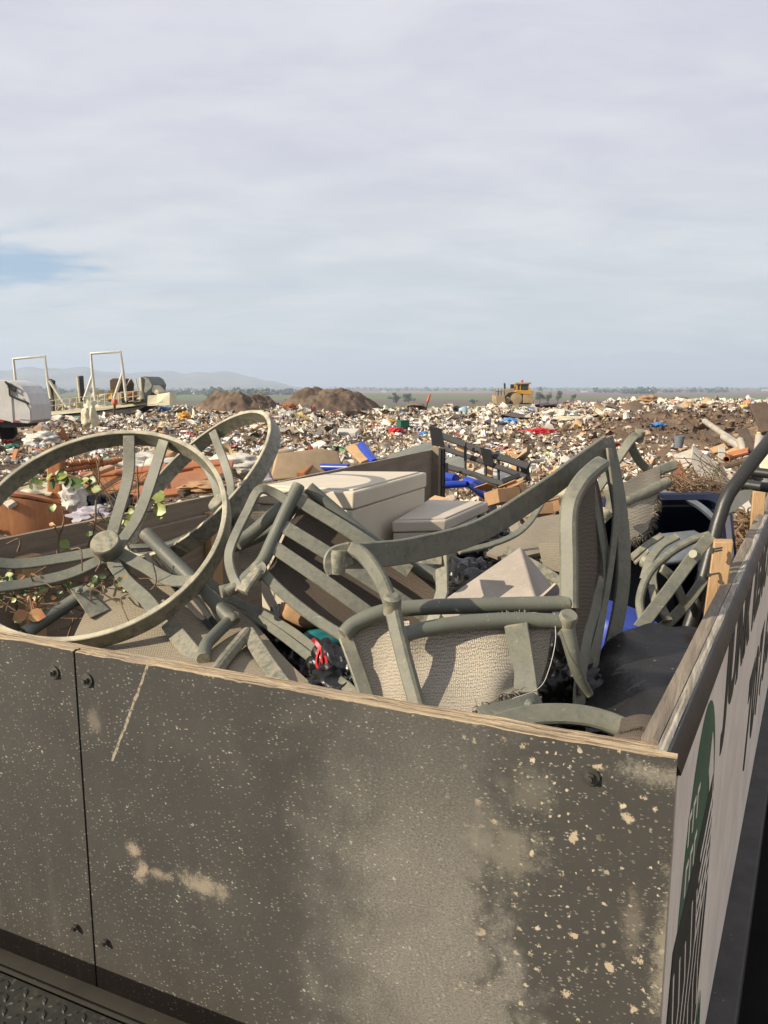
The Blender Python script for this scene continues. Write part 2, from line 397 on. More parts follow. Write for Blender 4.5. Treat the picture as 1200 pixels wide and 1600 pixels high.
def m_panel():
    """black phenolic-faced plywood, scuffed and spattered; local x along the panel, z up"""
    m, t, b = material('scuffed_black_panel')
    v = oc(t); x, y, z = t.sep(v)[0:3]
    drop = t.math('SUBTRACT', 2.434, z)
    nb = t.noise(v, 2.2, 5, .6); nm = t.noise(v, 9, 6, .65, .3); nf = t.noise(t.mapping(v, rot=(0, R(8), 0), scale=(.6, 1, 1)), 330, 4, .8)
    base = t.mix(t.ramp(nb, .35, .7), (.056, .0535, .0475), (.074, .070, .061))
    base = t.mix(t.math('MULTIPLY', t.ramp(nm, .45, .75), .3), base, (.105, .097, .08))
    # worn dust band left of the clean dark end
    edge = t.math('ADD', x, t.math('MULTIPLY', t.math('SUBTRACT', nm, .5), .5))
    edge = t.math('ADD', edge, t.math('MULTIPLY', t.math('SUBTRACT', nb, .5), .35))
    edl = t.math('ADD', x, t.math('MULTIPLY', t.math('SUBTRACT', nm, .5), .35))
    band = t.math('MULTIPLY', t.ramp(edl, -.74, -.38), t.math('SUBTRACT', 1.0, t.ramp(edge, -.30, -.19)))
    low = t.ramp(t.math('ADD', drop, t.math('MULTIPLY', x, -.12)), .0, .45)
    dust = t.math('MULTIPLY', band, t.math('ADD', .25, t.math('MULTIPLY', low, .70)))
    col = t.mix(t.math('MULTIPLY', dust, t.ramp(nf, .2, .75)), base, (.35, .32, .255))
    clean = t.ramp(edge, -.36, -.13)
    col = t.mix(t.math('MULTIPLY', clean, .85), col, t.mix(nm, (.054, .051, .0445), (.078, .072, .060)))
    # fine streaky grit
    grit = t.math('MULTIPLY', t.ramp(nf, .57, .70), t.math('SUBTRACT', .75, t.math('MULTIPLY', clean, .6)))
    col = t.mix(t.math('MULTIPLY', grit, .55), col, (.27, .25, .19))
    # spatter dots of two sizes
    def dots(scale, size, keep, colr, amount, sx=1.0):
        n = t.node('ShaderNodeTexVoronoi'); 
        wv = t.node('ShaderNodeVectorMath', operation='ADD')
        t.put(wv.inputs[0], t.mapping(v, rot=(0, R(4), 0), scale=(sx, .0001, 1))); t.put(wv.inputs[1], t.mapping(t.noise(v, scale * 2.0, 5, .75, out=1), scale=(.85 / scale,) * 3))
        t.put(n.inputs['Vector'], wv.outputs[0]); t.put(n.inputs['Scale'], scale)
        r = t.sep(n.outputs['Color'])
        ok = t.math('LESS_THAN', r[0], keep)
        rad = t.math('MULTIPLY', t.math('ADD', .25, r[1]), size)
        return t.math('MULTIPLY', t.math('MULTIPLY', t.math('SUBTRACT', 1.0, t.ramp(n.outputs['Distance'], t.math('MULTIPLY', rad, .7), rad)), ok), amount), colr
    for args in ((210, .38, .34, (.46, .43, .33), .75, .45), (110, .28, .34, (.54, .51, .39), .7, .55), (46, .17, .36, (.56, .53, .40), .85, .75)):
        f, c = dots(*args); col = t.mix(t.math('MULTIPLY', f, t.math('ADD', .25, t.math('MULTIPLY', t.ramp(nm, .35, .65), .75))), col, c)
    cl = t.ramp(t.noise(v, 6, 4, .6), .38, .58)
    f, c = dots(34, .25, .8, (.66, .54, .33), 1.0); col = t.mix(t.math('MULTIPLY', f, t.math('MULTIPLY', cl, t.ramp(edge, -.40, -.20))), col, c)
    f, c = dots(19, .25, .60, (.68, .55, .33), 1.0); col = t.mix(t.math('MULTIPLY', f, t.ramp(edge, -.36, -.22)), col, t.mix(nf, c, (.35, .25, .16)))
    f, c = dots(70, .26, .6, (.60, .49, .30), 1.0); col = t.mix(t.math('MULTIPLY', f, t.math('MULTIPLY', t.ramp(edge, -.32, -.14), t.ramp(nb, .35, .55))), col, c)
    # scuffs and the long scratch
    def scuff(cx, cd, rx, rz, amount, colr):
        a = t.math('DIVIDE', t.math('SUBTRACT', x, cx), rx); d = t.math('DIVIDE', t.math('SUBTRACT', drop, cd), rz)
        q = t.math('SQRT', t.math('ADD', t.math('MULTIPLY', a, a), t.math('MULTIPLY', d, d)))
        q = t.math('ADD', q, t.math('MULTIPLY', t.math('SUBTRACT', t.noise(v, 30, 6, .75), .5), 3.2))
        q = t.math('ADD', q, t.math('MULTIPLY', t.math('SUBTRACT', nf, .5), 2.6))
        return t.math('MULTIPLY', t.math('SUBTRACT', 1.0, t.ramp(q, .2, 1.25)), amount), colr
    for a in ((-1.088, .430, .022, .017, .8, (.44, .34, .22)), (-1.067, .480, .022, .026, .85, (.44, .34, .22)), (-1.020, .474, .035, .013, .7, (.40, .31, .2)),
              (-.905, .468, .062, .028, .75, (.40, .33, .22)), (-1.175, .155, .022, .03, .4, (.34, .28, .2)), (-.222, .10, .045, .05, .35, (.3, .27, .2)), (-.26, .22, .07, .06, .5, (.31, .28, .2)),
              (-.02, .03, .07, .022, .75, (.30, .27, .2)), (-.0, .33, .02, .13, .7, (.34, .29, .2)), (-.05, .30, .02, .06, .4, (.3, .25, .18))):
        f, c = scuff(*a); col = t.mix(f, col, c)
    lx = t.math('ADD', -1.026, t.math('MULTIPLY', t.math('SUBTRACT', drop, .011), -.474))
    lx = t.math('ADD', lx, t.math('MULTIPLY', t.math('SUBTRACT', t.noise(v, 30, 3), .5), .012))
    ln = t.math('SUBTRACT', 1.0, t.ramp(t.math('ABSOLUTE', t.math('SUBTRACT', x, lx)), .0022, .0048))
    ln = t.math('MULTIPLY', ln, t.math('MULTIPLY', t.math('LESS_THAN', drop, .235), t.ramp(t.noise(v, 90, 3, .7), .3, .55)))
    col = t.mix(t.math('MULTIPLY', ln, .85), col, (.48, .38, .25))
    # pale run-down streaks toward the bottom of the left sheet
    stv = t.noise(t.mapping(v, scale=(14, 1, 1.2)), 1.0, 4, .6)
    f = t.math('MULTIPLY', t.math('MULTIPLY', t.ramp(stv, .5, .7), t.ramp(drop, .4, .7)), t.math('SUBTRACT', 1.0, t.ramp(x, -1.3, -1.0)))
    col = t.mix(t.math('MULTIPLY', f, .35), col, (.2, .18, .14))
    hs = t.node('ShaderNodeHueSaturation'); hs.inputs['Value'].default_value = .70; hs.inputs['Saturation'].default_value = .82; t.put(hs.inputs['Color'], col); col = hs.outputs[0]
    t.put(b.inputs['Base Color'], col)
    t.put(b.inputs['Roughness'], t.math('ADD', .5, t.math('MULTIPLY', nm, .25))); b.inputs['Specular IOR Level'].default_value = .35
    bump(t, b, t.math('ADD', nf, nm), .10, .001)
    return m
M['panel'] = m_panel()

def m_banner():
    m, t, b = material('weathered_white_panel')
    v = oc(t)
    n = t.noise(v, 3, 6, .6, .5); s = t.noise(t.mapping(v, scale=(1, 6, 1.5)), 5, 5, .65)
    c = t.mix(t.ramp(n, .35, .7), (.84, .755, .635), (.70, .62, .52))
    c = t.mix(t.math('MULTIPLY', t.ramp(s, .55, .75), .5), c, (.33, .29, .24))
    t.put(b.inputs['Base Color'], c); b.inputs['Roughness'].default_value = .6
    return m
M['banner'] = m_banner()
M['ink'] = paint('faded_dark_ink', (.03, .036, .027), (.055, .058, .045), .6, 12)
M['ink_green'] = paint('faded_green_ink', (.06, .15, .075), (.10, .20, .11), .65, 9)

def m_sling(name, c1, c2, worn=.5):
    c1 = tuple(q * .54 for q in c1); c2 = tuple(q * .46 for q in c2)
    m, t, b = material(name)
    uv = t.node('ShaderNodeTexCoord').outputs['UV']; ob = oc(t)
    w1 = t.node('ShaderNodeTexWave', wave_type='BANDS', bands_direction='Y'); t.put(w1.inputs[0], uv); w1.inputs['Scale'].default_value = 42; w1.inputs['Distortion'].default_value = 5.5; w1.inputs['Detail'].default_value = 3; w1.inputs['Detail Scale'].default_value = 1.6
    w2 = t.node('ShaderNodeTexWave', wave_type='BANDS', bands_direction='X'); t.put(w2.inputs[0], uv); w2.inputs['Scale'].default_value = 95; w2.inputs['Distortion'].default_value = 1.5
    fz = t.noise(t.mapping(uv, scale=(3, 1, 1)), 320, 3, .75)
    h = t.math('MULTIPLY', t.math('ADD', w1.outputs['Fac'], .3), t.math('ADD', w2.outputs['Fac'], .3))
    big = t.noise(ob, 9, 4)
    c = t.mix(t.ramp(h, .1, .9), c2, c1)
    c = t.mix(t.math('MULTIPLY', t.ramp(fz, .48, .60), worn), c, tuple(min(1, q * 1.5) for q in c1))
    c = t.mix(t.math('MULTIPLY', t.ramp(fz, .47, .36), worn), c, tuple(q * .45 for q in c2))
    c = t.mix(t.math('MULTIPLY', t.ramp(big, .45, .8), .35), c, tuple(q * .6 for q in c1))
    t.put(b.inputs['Base Color'], c); b.inputs['Roughness'].default_value = .85
    bump(t, b, t.math('ADD', h, fz), .35, .002)
    return m
M['sling'] = m_sling('tan_sling_weave', (.54, .455, .32), (.31, .255, .175), .5)
M['sling_worn'] = m_sling('frayed_grey_sling', (.60, .53, .41), (.24, .205, .155), .95)
M['sling_brown'] = m_sling('brown_sling_mesh', (.19, .145, .105), (.13, .098, .072), .25)

def m_diamond():
    m, t, b = material('black_diamond_plate')
    n = t.noise(oc(t), 5, 5, .6); f = t.noise(oc(t), 70, 3)
    c = t.mix(t.ramp(n, .5, .75), (.022, .021, .018), (.07, .058, .038))
    c = t.mix(t.math('MULTIPLY', t.ramp(f, .55, .8), .35), c, (.16, .14, .11))
    t.put(b.inputs['Base Color'], c); b.inputs['Roughness'].default_value = .5; b.inputs['Specular IOR Level'].default_value = .3
    bump(t, b, f, .3, .002)
    return m
M['plate'] = m_diamond()

def m_attr(name, rough=.75):
    m, t, b = material(name)
    a = t.node('ShaderNodeAttribute', attribute_name='Col').outputs[0]
    n = t.noise(oc(t), 14, 4, .6)
    c = t.mix(t.math('MULTIPLY', t.ramp(n, .45, .75), .45), a, (.22, .17, .12))
    t.put(b.inputs['Base Color'], c); b.inputs['Roughness'].default_value = rough
    return m
M['litter'] = m_attr('mixed_litter')
def m_objcol(name, rough=.7):
    m, t, b = material(name)
    a = t.node('ShaderNodeObjectInfo').outputs['Color']
    n = t.noise(oc(t), 5, 5, .6)
    c = t.mix(t.math('MULTIPLY', t.ramp(n, .45, .75), .4), a, (.2, .16, .11))
    t.put(b.inputs['Base Color'], c); b.inputs['Roughness'].default_value = rough
    return m
M['bag_any'] = m_objcol('crumpled_film', .55); M['card_any'] = m_objcol('torn_card', .85); M['plank_any'] = m_objcol('scrap_wood', .85)

def m_leaf(name, c1, c2):
    m, t, b = material(name)
    n = t.noise(oc(t), 20, 3); t.put(b.inputs['Base Color'], t.mix(t.ramp(n, .35, .65), c1, c2)); b.inputs['Roughness'].default_value = .45
    b.inputs['Transmission Weight'].default_value = 0
    return m
M['leaf'] = m_leaf('vine_leaf', (.11, .15, .025), (.24, .26, .05)); M['leaf_dark'] = m_leaf('vine_leaf_dark', (.045, .08, .02), (.07, .12, .03)); M['leaf_dry'] = m_leaf('dry_leaf', (.32, .12, .05), (.4, .24, .08))
M['crown'] = m_leaf('tree_crown', (.035, .055, .022), (.06, .08, .03)); M['trunk'] = paint('tree_trunk', (.12, .09, .06), None, .9, 3)

# ------------------------------------------------------------------ setting: ground, plain, hills
def fbm(x, y, s, oct=4, seed=0):
    r = np.random.default_rng(seed); tot = np.zeros_like(x); amp = 1.0; nrm = 0
    for o in range(oct):
        for k in range(4):
            a = r.uniform(0, 2 * np.pi); ph = r.uniform(0, 2 * np.pi); f = r.uniform(.7, 1.4) * (2 ** o) / s * 2 * np.pi
            tot += amp * np.sin((x * np.cos(a) + y * np.sin(a)) * f + ph) / 2
        nrm += amp * 1.4; amp *= .55
    return tot / nrm
def smooth(a, b, x):
    t = np.clip((x - a) / (b - a), 0, 1); return t * t * (3 - 2 * t)
def blob(x, y, cx, cy, rx, ry, rot=0):
    c, s = math.cos(rot), math.sin(rot); dx, dy = x - cx, y - cy
    u = (dx * c + dy * s) / rx; v = (-dx * s + dy * c) / ry
    return np.exp(-(u * u + v * v))
CX, CY = .449, 1.1014
UX, UY = math.sin(R(24.5)), math.cos(R(24.5))
def trailer_mask(x, y):
    """1 well inside the trailer footprint"""
    u = (x - CX) * UX + (y - CY) * UY; v = (x - CX) * UY - (y - CY) * UX
    return (u > -3.5) & (u < 6.4) & (v > -2.75) & (v < .5 + .08 * np.maximum(u, 0))
def height(x, y):
    x = np.asarray(x, float); y = np.asarray(y, float)
    r = np.hypot(x, y)
    h = .30 * fbm(x, y, 9, 4, 1) + .55 * fbm(x, y, 34, 2, 2)
    h = h * smooth(3, 22, r) + .12 * fbm(x, y, 2.2, 3, 3) * smooth(3, 8, r)
    far = smooth(45, 95, y)
    az = np.degrees(np.arctan2(x, np.maximum(y, .1)))
    h += far * (.95 * smooth(6, 24, az) - .25 * blob(az, y * 0, 1.5, 0, 6, 1) + .25)
    # heaps tipped beside the trailer
    h += 1.30 * blob(x, y, -4.6, 7.6, 3.2, 3.4) + .75 * blob(x, y, -1.5, 10.5, 3.6, 2.6) + .5 * blob(x, y, 2.0, 13.0, 3.5, 2.5)
    h += 1.40 * blob(x, y, 6.8, 11.0, 2.8, 3.4) + .6 * blob(x, y, 3.6, 11.5, 1.8, 3.0) + .7 * blob(x, y, 9.8, 19, 4, 5)
    h += 1.0 * blob(x, y, 21, 47, 14, 10) - .25 * blob(x, y, 12, 30, 8, 8)
    h += 1.35 * blob(x, y, 37, 98, 3.0, 3.5)
    h += .9 * blob(x, y, -12.5, 40, 5, 7) + .7 * blob(x, y, -17, 62, 6, 8)
    h -= .45 * blob(x, y, -20, 43, 4.5, 3)
    w = smooth(97 + 5 * fbm(x, y, 40, 2, 5), 190, r)
    h = h * (1 - smooth(95, 130, r)) - 27 * w
    h = np.where(trailer_mask(x, y), np.minimum(h, .05), h)
    return h

def ground():
    # polar sheet: fine near, coarse far; carries on as the plain to the horizon
    rad = np.concatenate([np.geomspace(.8, 200, 230), np.geomspace(230, 14000, 40)])
    ang = np.concatenate([np.linspace(R(-48), R(48), 300), np.linspace(R(48), R(312), 61)[1:-1]])
    A, D = np.meshgrid(ang, rad); x = D * np.sin(A); y = D * np.cos(A); z = height(x, y)
    nr, na = x.shape
    v = np.stack([x, y, z], -1).reshape(-1, 3).tolist(); v.append((0, 0, 0)); c = len(v) - 1
    fs = []
    for i in range(nr - 1):
        for j in range(na):
            k = (j + 1) % na
            fs.append((i * na + j, (i + 1) * na + j, (i + 1) * na + k, i * na + k))
    for j in range(na): fs.append((j, (j + 1) % na, c))
    me = bpy.data.meshes.new('ground'); me.from_pydata(v, [], fs); me.shade_smooth()
    m, t, b = material('landfill_soil')
    ob = oc(t); X, Y, Z = t.sep(ob)[0:3]
    n = t.noise(ob, .35, 6, .6); f = t.noise(ob, 5, 6, .7); g = t.noise(ob, 22, 4, .7)
    soil = t.mix(t.ramp(n, .35, .65), (.185, .125, .08), (.11, .075, .05))
    soil = t.mix(t.math('MULTIPLY', t.ramp(f, .45, .75), .6), soil, (.23, .17, .115))
    soil = t.mix(t.math('MULTIPLY', t.ramp(g, .58, .7), .8), soil, (.36, .33, .28))
    # farmland far below: fields in strips
    fv = t.mapping(ob, rot=(0, 0, R(14)), scale=(1 / 1300, 1 / 620, 0))
    vc = t.node('ShaderNodeTexVoronoi', distance='CHEBYCHEV'); t.put(vc.inputs['Vector'], fv); vc.inputs['Scale'].default_value = 1.0; vc.inputs['Randomness'].default_value = .75
    rr = t.sep(vc.outputs['Color'])[0]
    fld = t.cramp(rr, [(0, (.12, .16, .035)), (.22, (.19, .11, .10)), (.42, (.15, .19, .055)), (.55, (.22, .125, .115)), (.72, (.32, .28, .13)), (.86, (.15, .09, .085))], True)
    fld = t.mix(t.math('MULTIPLY', t.noise(ob, .006, 5, .6), .5), fld, (.07, .075, .035))
    fld = t.mix(t.ramp(t.math('ADD', Y, t.math('MULTIPLY', X, .15)), 1500, 1100), fld, (.085, .11, .035))
    pl = t.ramp(Z, -14, -20)
    slope = t.mix(n, (.10, .11, .045), (.13, .10, .06))
    c = t.mix(t.ramp(Z, -1.5, -6), soil, slope); c = t.mix(pl, c, fld)
    t.put(b.inputs['Base Color'], c); b.inputs['Roughness'].default_value = .95; b.inputs['Specular IOR Level'].default_value = .15
    bump(t, b, t.math('ADD', f, g), .8, .06)
    me.materials.append(m)
    o = bpy.data.objects.new('ground', me); COL.objects.link(o); o['kind'] = 'structure'
    return o
ground()

def hills():
    az = np.linspace(R(-44), R(-4), 260); v = []; fs = []
    prof = np.clip(smooth(R(-4), R(-17), az) * .62 + .10 * np.sin(az * 31 + 1) + .06 * np.sin(az * 83) + .03 * np.sin(az * 190 + 2) + .25, 0, 2) * smooth(R(-4.5), R(-10), az)
    rows = 26
    for i in range(rows):
        t = i / (rows - 1); d = 8800 + 3200 * t
        for j, a in enumerate(az):
            up = math.sin(min(t * 1.15, 1) * math.pi / 2) ** 1.1
            x, y = d * math.sin(a), d * math.cos(a)
            rg = mnoise.fractal(Vector((x / 700, y / 700, 0)), 1.0, 2.1, 6)
            v.append((x, y, -27.5 + 265 * prof[j] * up * (1 + .16 * rg) + 26 * rg * up * min(prof[j] * 2, 1)))
    n = len(az)
    for i in range(rows - 1):
        for j in range(n - 1): fs.append((i * n + j, i * n + j + 1, (i + 1) * n + j + 1, (i + 1) * n + j))
    me = bpy.data.meshes.new('hills'); me.from_pydata(v, [], fs); me.shade_smooth()
    m, t, b = material('dry_hill_grass'); nn = t.noise(oc(t), .002, 6, .65)
    t.put(b.inputs['Base Color'], t.mix(t.ramp(nn, .35, .65), (.09, .10, .05), (.2, .17, .10))); b.inputs['Roughness'].default_value = 1
    me.materials.append(m); o = bpy.data.objects.new('hills', me); COL.objects.link(o); o['kind'] = 'structure'
hills()

# ------------------------------------------------------------------ the trailer (local: x along the front, y into the bed, z up)
ZT = 2.434
TR = thing('junk_trailer', 'high sided junk trailer with scuffed black plywood front, heaped with patio furniture', 'trailer', (CX, CY, 0), R(-23.66))
def sheet(name, m, p0, d, length, z0, z1, th, inward, parent=TR, n=60, jit=.002, seed=1, edge_end=False):
    """upright sheet of plywood: p0 outer start (x,y), d unit direction, inward unit normal; slot 0 faces, slot 1 ragged edges"""
    r = np.random.default_rng(seed); mb = MB()
    d = Vector((*d, 0)); w = Vector((*inward, 0)); p0 = Vector((*p0, 0)); vs = []
    jz = np.convolve(r.normal(0, 1, n + 7), np.ones(4) / 4, 'same')[:n + 1] * jit; jo = np.convolve(r.normal(0, 1, n + 7), np.ones(3) / 3, 'same')[:n + 1] * jit * .6
    for i in range(n + 1):
        q = p0 + d * (length * i / n)
        vs += [q + V(0, 0, z0), q - w * jo[i] * .4 + V(0, 0, z1 + jz[i] - .001), q + w * th * .35 + V(0, 0, z1 + jz[i] + .0012), q + w * th * .7 + V(0, 0, z1 - jz[i] * .7 - .0008), q + w * (th + jo[i] * .4) + V(0, 0, z1 + jz[i] * .5), q + w * th + V(0, 0, z0)]
    fs = []; k = 6
    for i in range(n):
        for j in range(6):
            fs.append((i * k + j, i * k + (j + 1) % k, (i + 1) * k + (j + 1) % k, (i + 1) * k + j))
    e0 = len(fs); fs += [tuple(range(5, -1, -1)), tuple(n * k + j for j in range(6))]
    mb.add(vs, fs)
    for q, f in enumerate(fs):
        if (q == e0 + 1 and edge_end) or (q < e0 and q % 6 in (1, 2, 3)): mb.mi[q] = 1
    return mb.build(name, m, parent, smooth=25)
def bolt(x, drop, parent, washer=True, seed=0):
    mb = MB(); c = V(x, -.0015, ZT - drop)
    if washer: mb.lathe([(.0155, 0), (.0155, .0022), (.009, .0026)], c, (0, -1, 0), 18)
    mb.lathe([(.0085, .002), (.0085, .008), (.0055, .0085), (.0055, .014)], c, (0, -1, .0), 6)
    return mb.build('bolt', M['steel'], parent)
pr = sheet('front_panel', [M['panel'], M['ply']], (-1.2185, 0), (1, 0), 1.2185, 1.20, ZT, .021, (0, 1), n=110, jit=.0022, seed=3, edge_end=True)
plft = sheet('front_panel', [M['panel'], M['ply']], (-2.442, 0), (1, 0), 1.2175, 1.20, ZT + .001, .021, (0, 1), n=110, jit=.0022, seed=4)
for a in ((-1.284, .056), (-1.271, .675)): bolt(*a, plft, a[1] < .1)
for a in ((-1.188, .059), (-1.183, .685), (-.128, .053)): bolt(*a, pr, a[1] < .1)
sheet('backing_board', [M['wood_wall'], M['ply']], (-2.43, .0222), (1, 0), 2.40, 1.20, ZT - .003, .026, (0, 1), n=150, jit=.003, seed=5)
# right wall flares out a little
SD = (math.sin(R(5.75)), math.cos(R(5.75))); SI = (-SD[1], SD[0]); SO = V(SD[1], -SD[0], 0)
def sp(s, off=0.0, z=0.0): return V(SD[0] * s, SD[1] * s, 0) + SO * off + V(0, 0, z)
sd = sheet('side_panel', [M['banner'], M['peel']], sp(.022)[:2], SD, 6.0, 1.199, ZT - .037, .018, SI, n=160, jit=.0005, seed=6)
MB().sweep([sp(s, 0) + V(0, 0, ZT) for s in np.linspace(.024, 6.0, 30)], [(-.018, -.0360), (.004, -.0360), (.004, -.032), (-.0135, 0), (-.018, 0)], up=(0, 0, 1)).build('edge_trim', M['black_metal'], TR)
sheet('cap_strip', [M['peel'], M['peel']], sp(.022, -.0185)[:2], SD, 6.0, 2.10, ZT + .001, .016, SI, n=160, jit=.0025, seed=16)
sheet('inner_board', [M['wood_grey'], M['wood_grey']], sp(.05, -.0362)[:2], SD, 5.9, 2.26, ZT + .002, .027, SI, n=60, jit=.0025, seed=7)
MB().sweep([sp(s, .012) + V(0, 0, 1.132) for s in np.linspace(.0, 6.0, 8)], [(-.065, -.065), (.065, -.065), (.065, .065), (-.065, .065)], up=(0, 0, 1)).build('frame_rail', M['rail_steel'], TR, bevel=.006)
MB().sweep([V(x, .03, 1.12) for x in np.linspace(-2.45, -.08, 6)], [(-.05, -.065), (.05, -.065), (.05, .065), (-.05, .065)], up=(0, 0, 1)).build('frame_rail', M['rail_steel'], TR, bevel=.006)
# left wall, its top edge coloured as sunlit, stakes and rear post
LD = (math.sin(R(.84)), math.cos(R(.84)))
def lp(s, off=0.0, z=0.0): return V(-2.44 + LD[0] * s + LD[1] * off, LD[1] * s - LD[0] * off, z)
sheet('side_panel', [M['wood_wall'], M['wood_cap']], lp(.022)[:2], LD, 5.35, 1.234, ZT + .002, .028, (LD[1], -LD[0]), n=80, jit=.002, seed=8)
for s in (.9, 2.05, 3.5):
    MB().box(lp(s, .053, 1.80), (.045, .09, 1.12)).build('stake', M['wood_pale'], TR, bevel=.004)
for s0, s1 in ((.95, 2.0), (2.1, 3.45)):
    MB().sweep([lp(s0, .045, 2.30), lp(s1, .045, 2.30)], [(-.016, -.05), (.016, -.05), (.016, .05), (-.016, .05)], up=(0, 0, 1)).build('stringer', M['wood_wall'], TR, bevel=.003)
MB().box(lp(5.33, .055, 1.83), (.075, .10, 1.25)).build('corner_post', M['wood_wall'], TR, bevel=.004)
ai = MB().box(lp(5.405, .06, 1.83), (.10, .006, 1.22)); ai.box(lp(5.37, .1, 1.83), (.008, .07, 1.22))
for k in range(5): ai.lathe([(.012, 0), (.012, .01)], lp(5.37, .104, 1.5 + .2 * k), (1, 0, 0), 8)
ai.build('corner_iron', M['black_steel'], TR)
fl = MB(); fl.hexa([V(-2.43, .04, 1.19), V(.0, .04, 1.19), sp(5.9, -.03) + V(0, 0, 1.19), lp(5.5, 0, 1.19)], [V(-2.43, .04, 1.225), V(.0, .04, 1.225), sp(5.9, -.03) + V(0, 0, 1.225), lp(5.5, 0, 1.225)])
fl.build('bed_floor', M['wood_dark'], TR)
for s in (3.2, 4.12):
    w = MB().lathe([(.22, -.13), (.36, -.13), (.40, -.09), (.41, 0), (.40, .09), (.36, .13), (.22, .13)], sp(s, .16) + V(0, 0, .42), SO, 32).build('wheel', M['tyre'], TR)
    MB().lathe([(.21, -.10), (.21, .06), (.12, .04), (.09, .10), (.0, .11)], sp(s, .16) + V(0, 0, .42), SO, 24).build('rim', M['rail_steel'], w)
fe = MB()
fe.sweep([sp(s, .32) + V(0, 0, z) for s, z in ((2.58, .62), (2.62, .93), (2.7, 1.0), (5.8, 1.0), (5.95, .92), (6.05, .62))], [(-.30, -.012), (.30, -.012), (.30, .012), (-.30, .012)], up=(0, 0, 1))
fe.build('fender', M['shade_black'], TR)  # fender stretched to cover the shaded ground, shade included in its black
MB().box(sp(1.35, .20) + V(0, 0, .80), (.36, 2.3, .50), Matrix.Rotation(R(-5.75), 3, 'Z')).build('shade_filler_box', M['shade_black'], TR, bevel=.012)  # added box that fills the shaded area beside the trailer with black

def text_mesh(txt, size, name, m, parent, o, ex, ey, bold=.0, space=1.0, sx=1.0):
    cu = bpy.data.curves.new('lettering', 'FONT'); cu.body = txt; cu.size = size; cu.offset = bold; cu.extrude = .0006; cu.space_character = space; cu.resolution_u = 4
    ob = bpy.data.objects.new('lettering', cu); COL.objects.link(ob)
    me = bpy.data.meshes.new_from_object(ob.evaluated_get(bpy.context.evaluated_depsgraph_get()))
    bpy.data.objects.remove(ob)
    ex = Vector(ex).normalized(); ey = Vector(ey).normalized(); ez = ex.cross(ey)
    for v in me.vertices:
        c = v.co.copy(); v.co = Vector(o) + ex * c.x * sx + ey * c.y + ez * (c.z + .001)
    me.name = name; me.materials.clear(); me.materials.append(m)
    r = bpy.data.objects.new(name, me); COL.objects.link(r); r.parent = parent
    return r
text_mesh('JUNK REMOVAL', .285, 'lettering', M['ink'], sd, sp(.78, .0) + V(0, 0, ZT - .245), (*SD, 0), (0, 0, 1), .017, 1.12, 1.0)
text_mesh('707.66', .50, 'lettering', M['ink'], sd, sp(1.80, .0) + V(0, 0, ZT - .86), (*SD, 0), (-.0, 0, 1), .022, 1.1, 1.05)
# round emblem near the corner: green dome, building windows, dark loaded bin, grass
def plane_poly(pts, name, m, lift):
    mb = MB(); mb.prism([sp(s, lift) + V(0, 0, ZT - d) for s, d in pts], SO * -.0006); return mb.build(name, m, sd, smooth=0)
def arc(cx, cy, rx, ry, a0, a1, n=22): return [(cx + rx * math.cos(R(a0 + (a1 - a0) * k / n)), cy - ry * math.sin(R(a0 + (a1 - a0) * k / n))) for k in range(n + 1)]
def band(pts, w):
    a = []; b = []
    for i, p in enumerate(pts):
        q0 = pts[max(i - 1, 0)]; q1 = pts[min(i + 1, len(pts) - 1)]; dx, dy = q1[0] - q0[0], q1[1] - q0[1]; l = math.hypot(dx, dy) or 1
        a.append((p[0] - dy / l * w / 2, p[1] + dx / l * w / 2)); b.append((p[0] + dy / l * w / 2, p[1] - dx / l * w / 2))
    return a + b[::-1]
plane_poly(arc(.40, .56, .27, .50, 0, 180) + [(.13, .62), (.67, .62)], 'emblem', M['ink_green'], .0012)
plane_poly(arc(.42, .54, .225, .42, 62, 8) + arc(.42, .54, .165, .33, 8, 62), 'emblem', M['banner'], .0019)
for k in range(3):
    for j in range(2):
        s0, d0 = .20 + k * .055, .20 + j * .10
        plane_poly([(s0, d0), (s0 + .035, d0), (s0 + .035, d0 + .012), (s0 + .012, d0 + .012), (s0 + .012, d0 + .06), (s0, d0 + .06)], 'emblem', M['banner'], .0020)
plane_poly([(.10, .40), (.36, .36), (.60, .30), (.66, .62), (.60, .93), (.15, .93), (.05, .7)], 'emblem', M['ink'], .0022)
for k in range(7):
    x0 = .12 + .075 * k
    plane_poly(band([(x0, .46 + .02 * (k % 3)), (x0 + .03, .60), (x0 - .02, .74), (x0 + .02, .88)], .011), 'emblem', M['banner'], .0029)
for k in range(5): plane_poly(band([(.44 + .0 * k, .42 + .05 * k), (.64, .36 + .05 * k)], .016), 'emblem', M['banner'], .0030)
for k in range(11):
    x0 = .08 + .06 * k
    plane_poly([(x0, 1.05), (x0 + .055, 1.05), (x0 + .02 + .02 * (k % 2), .90 + .03 * (k % 3))], 'emblem', M['ink_green'], .0026)

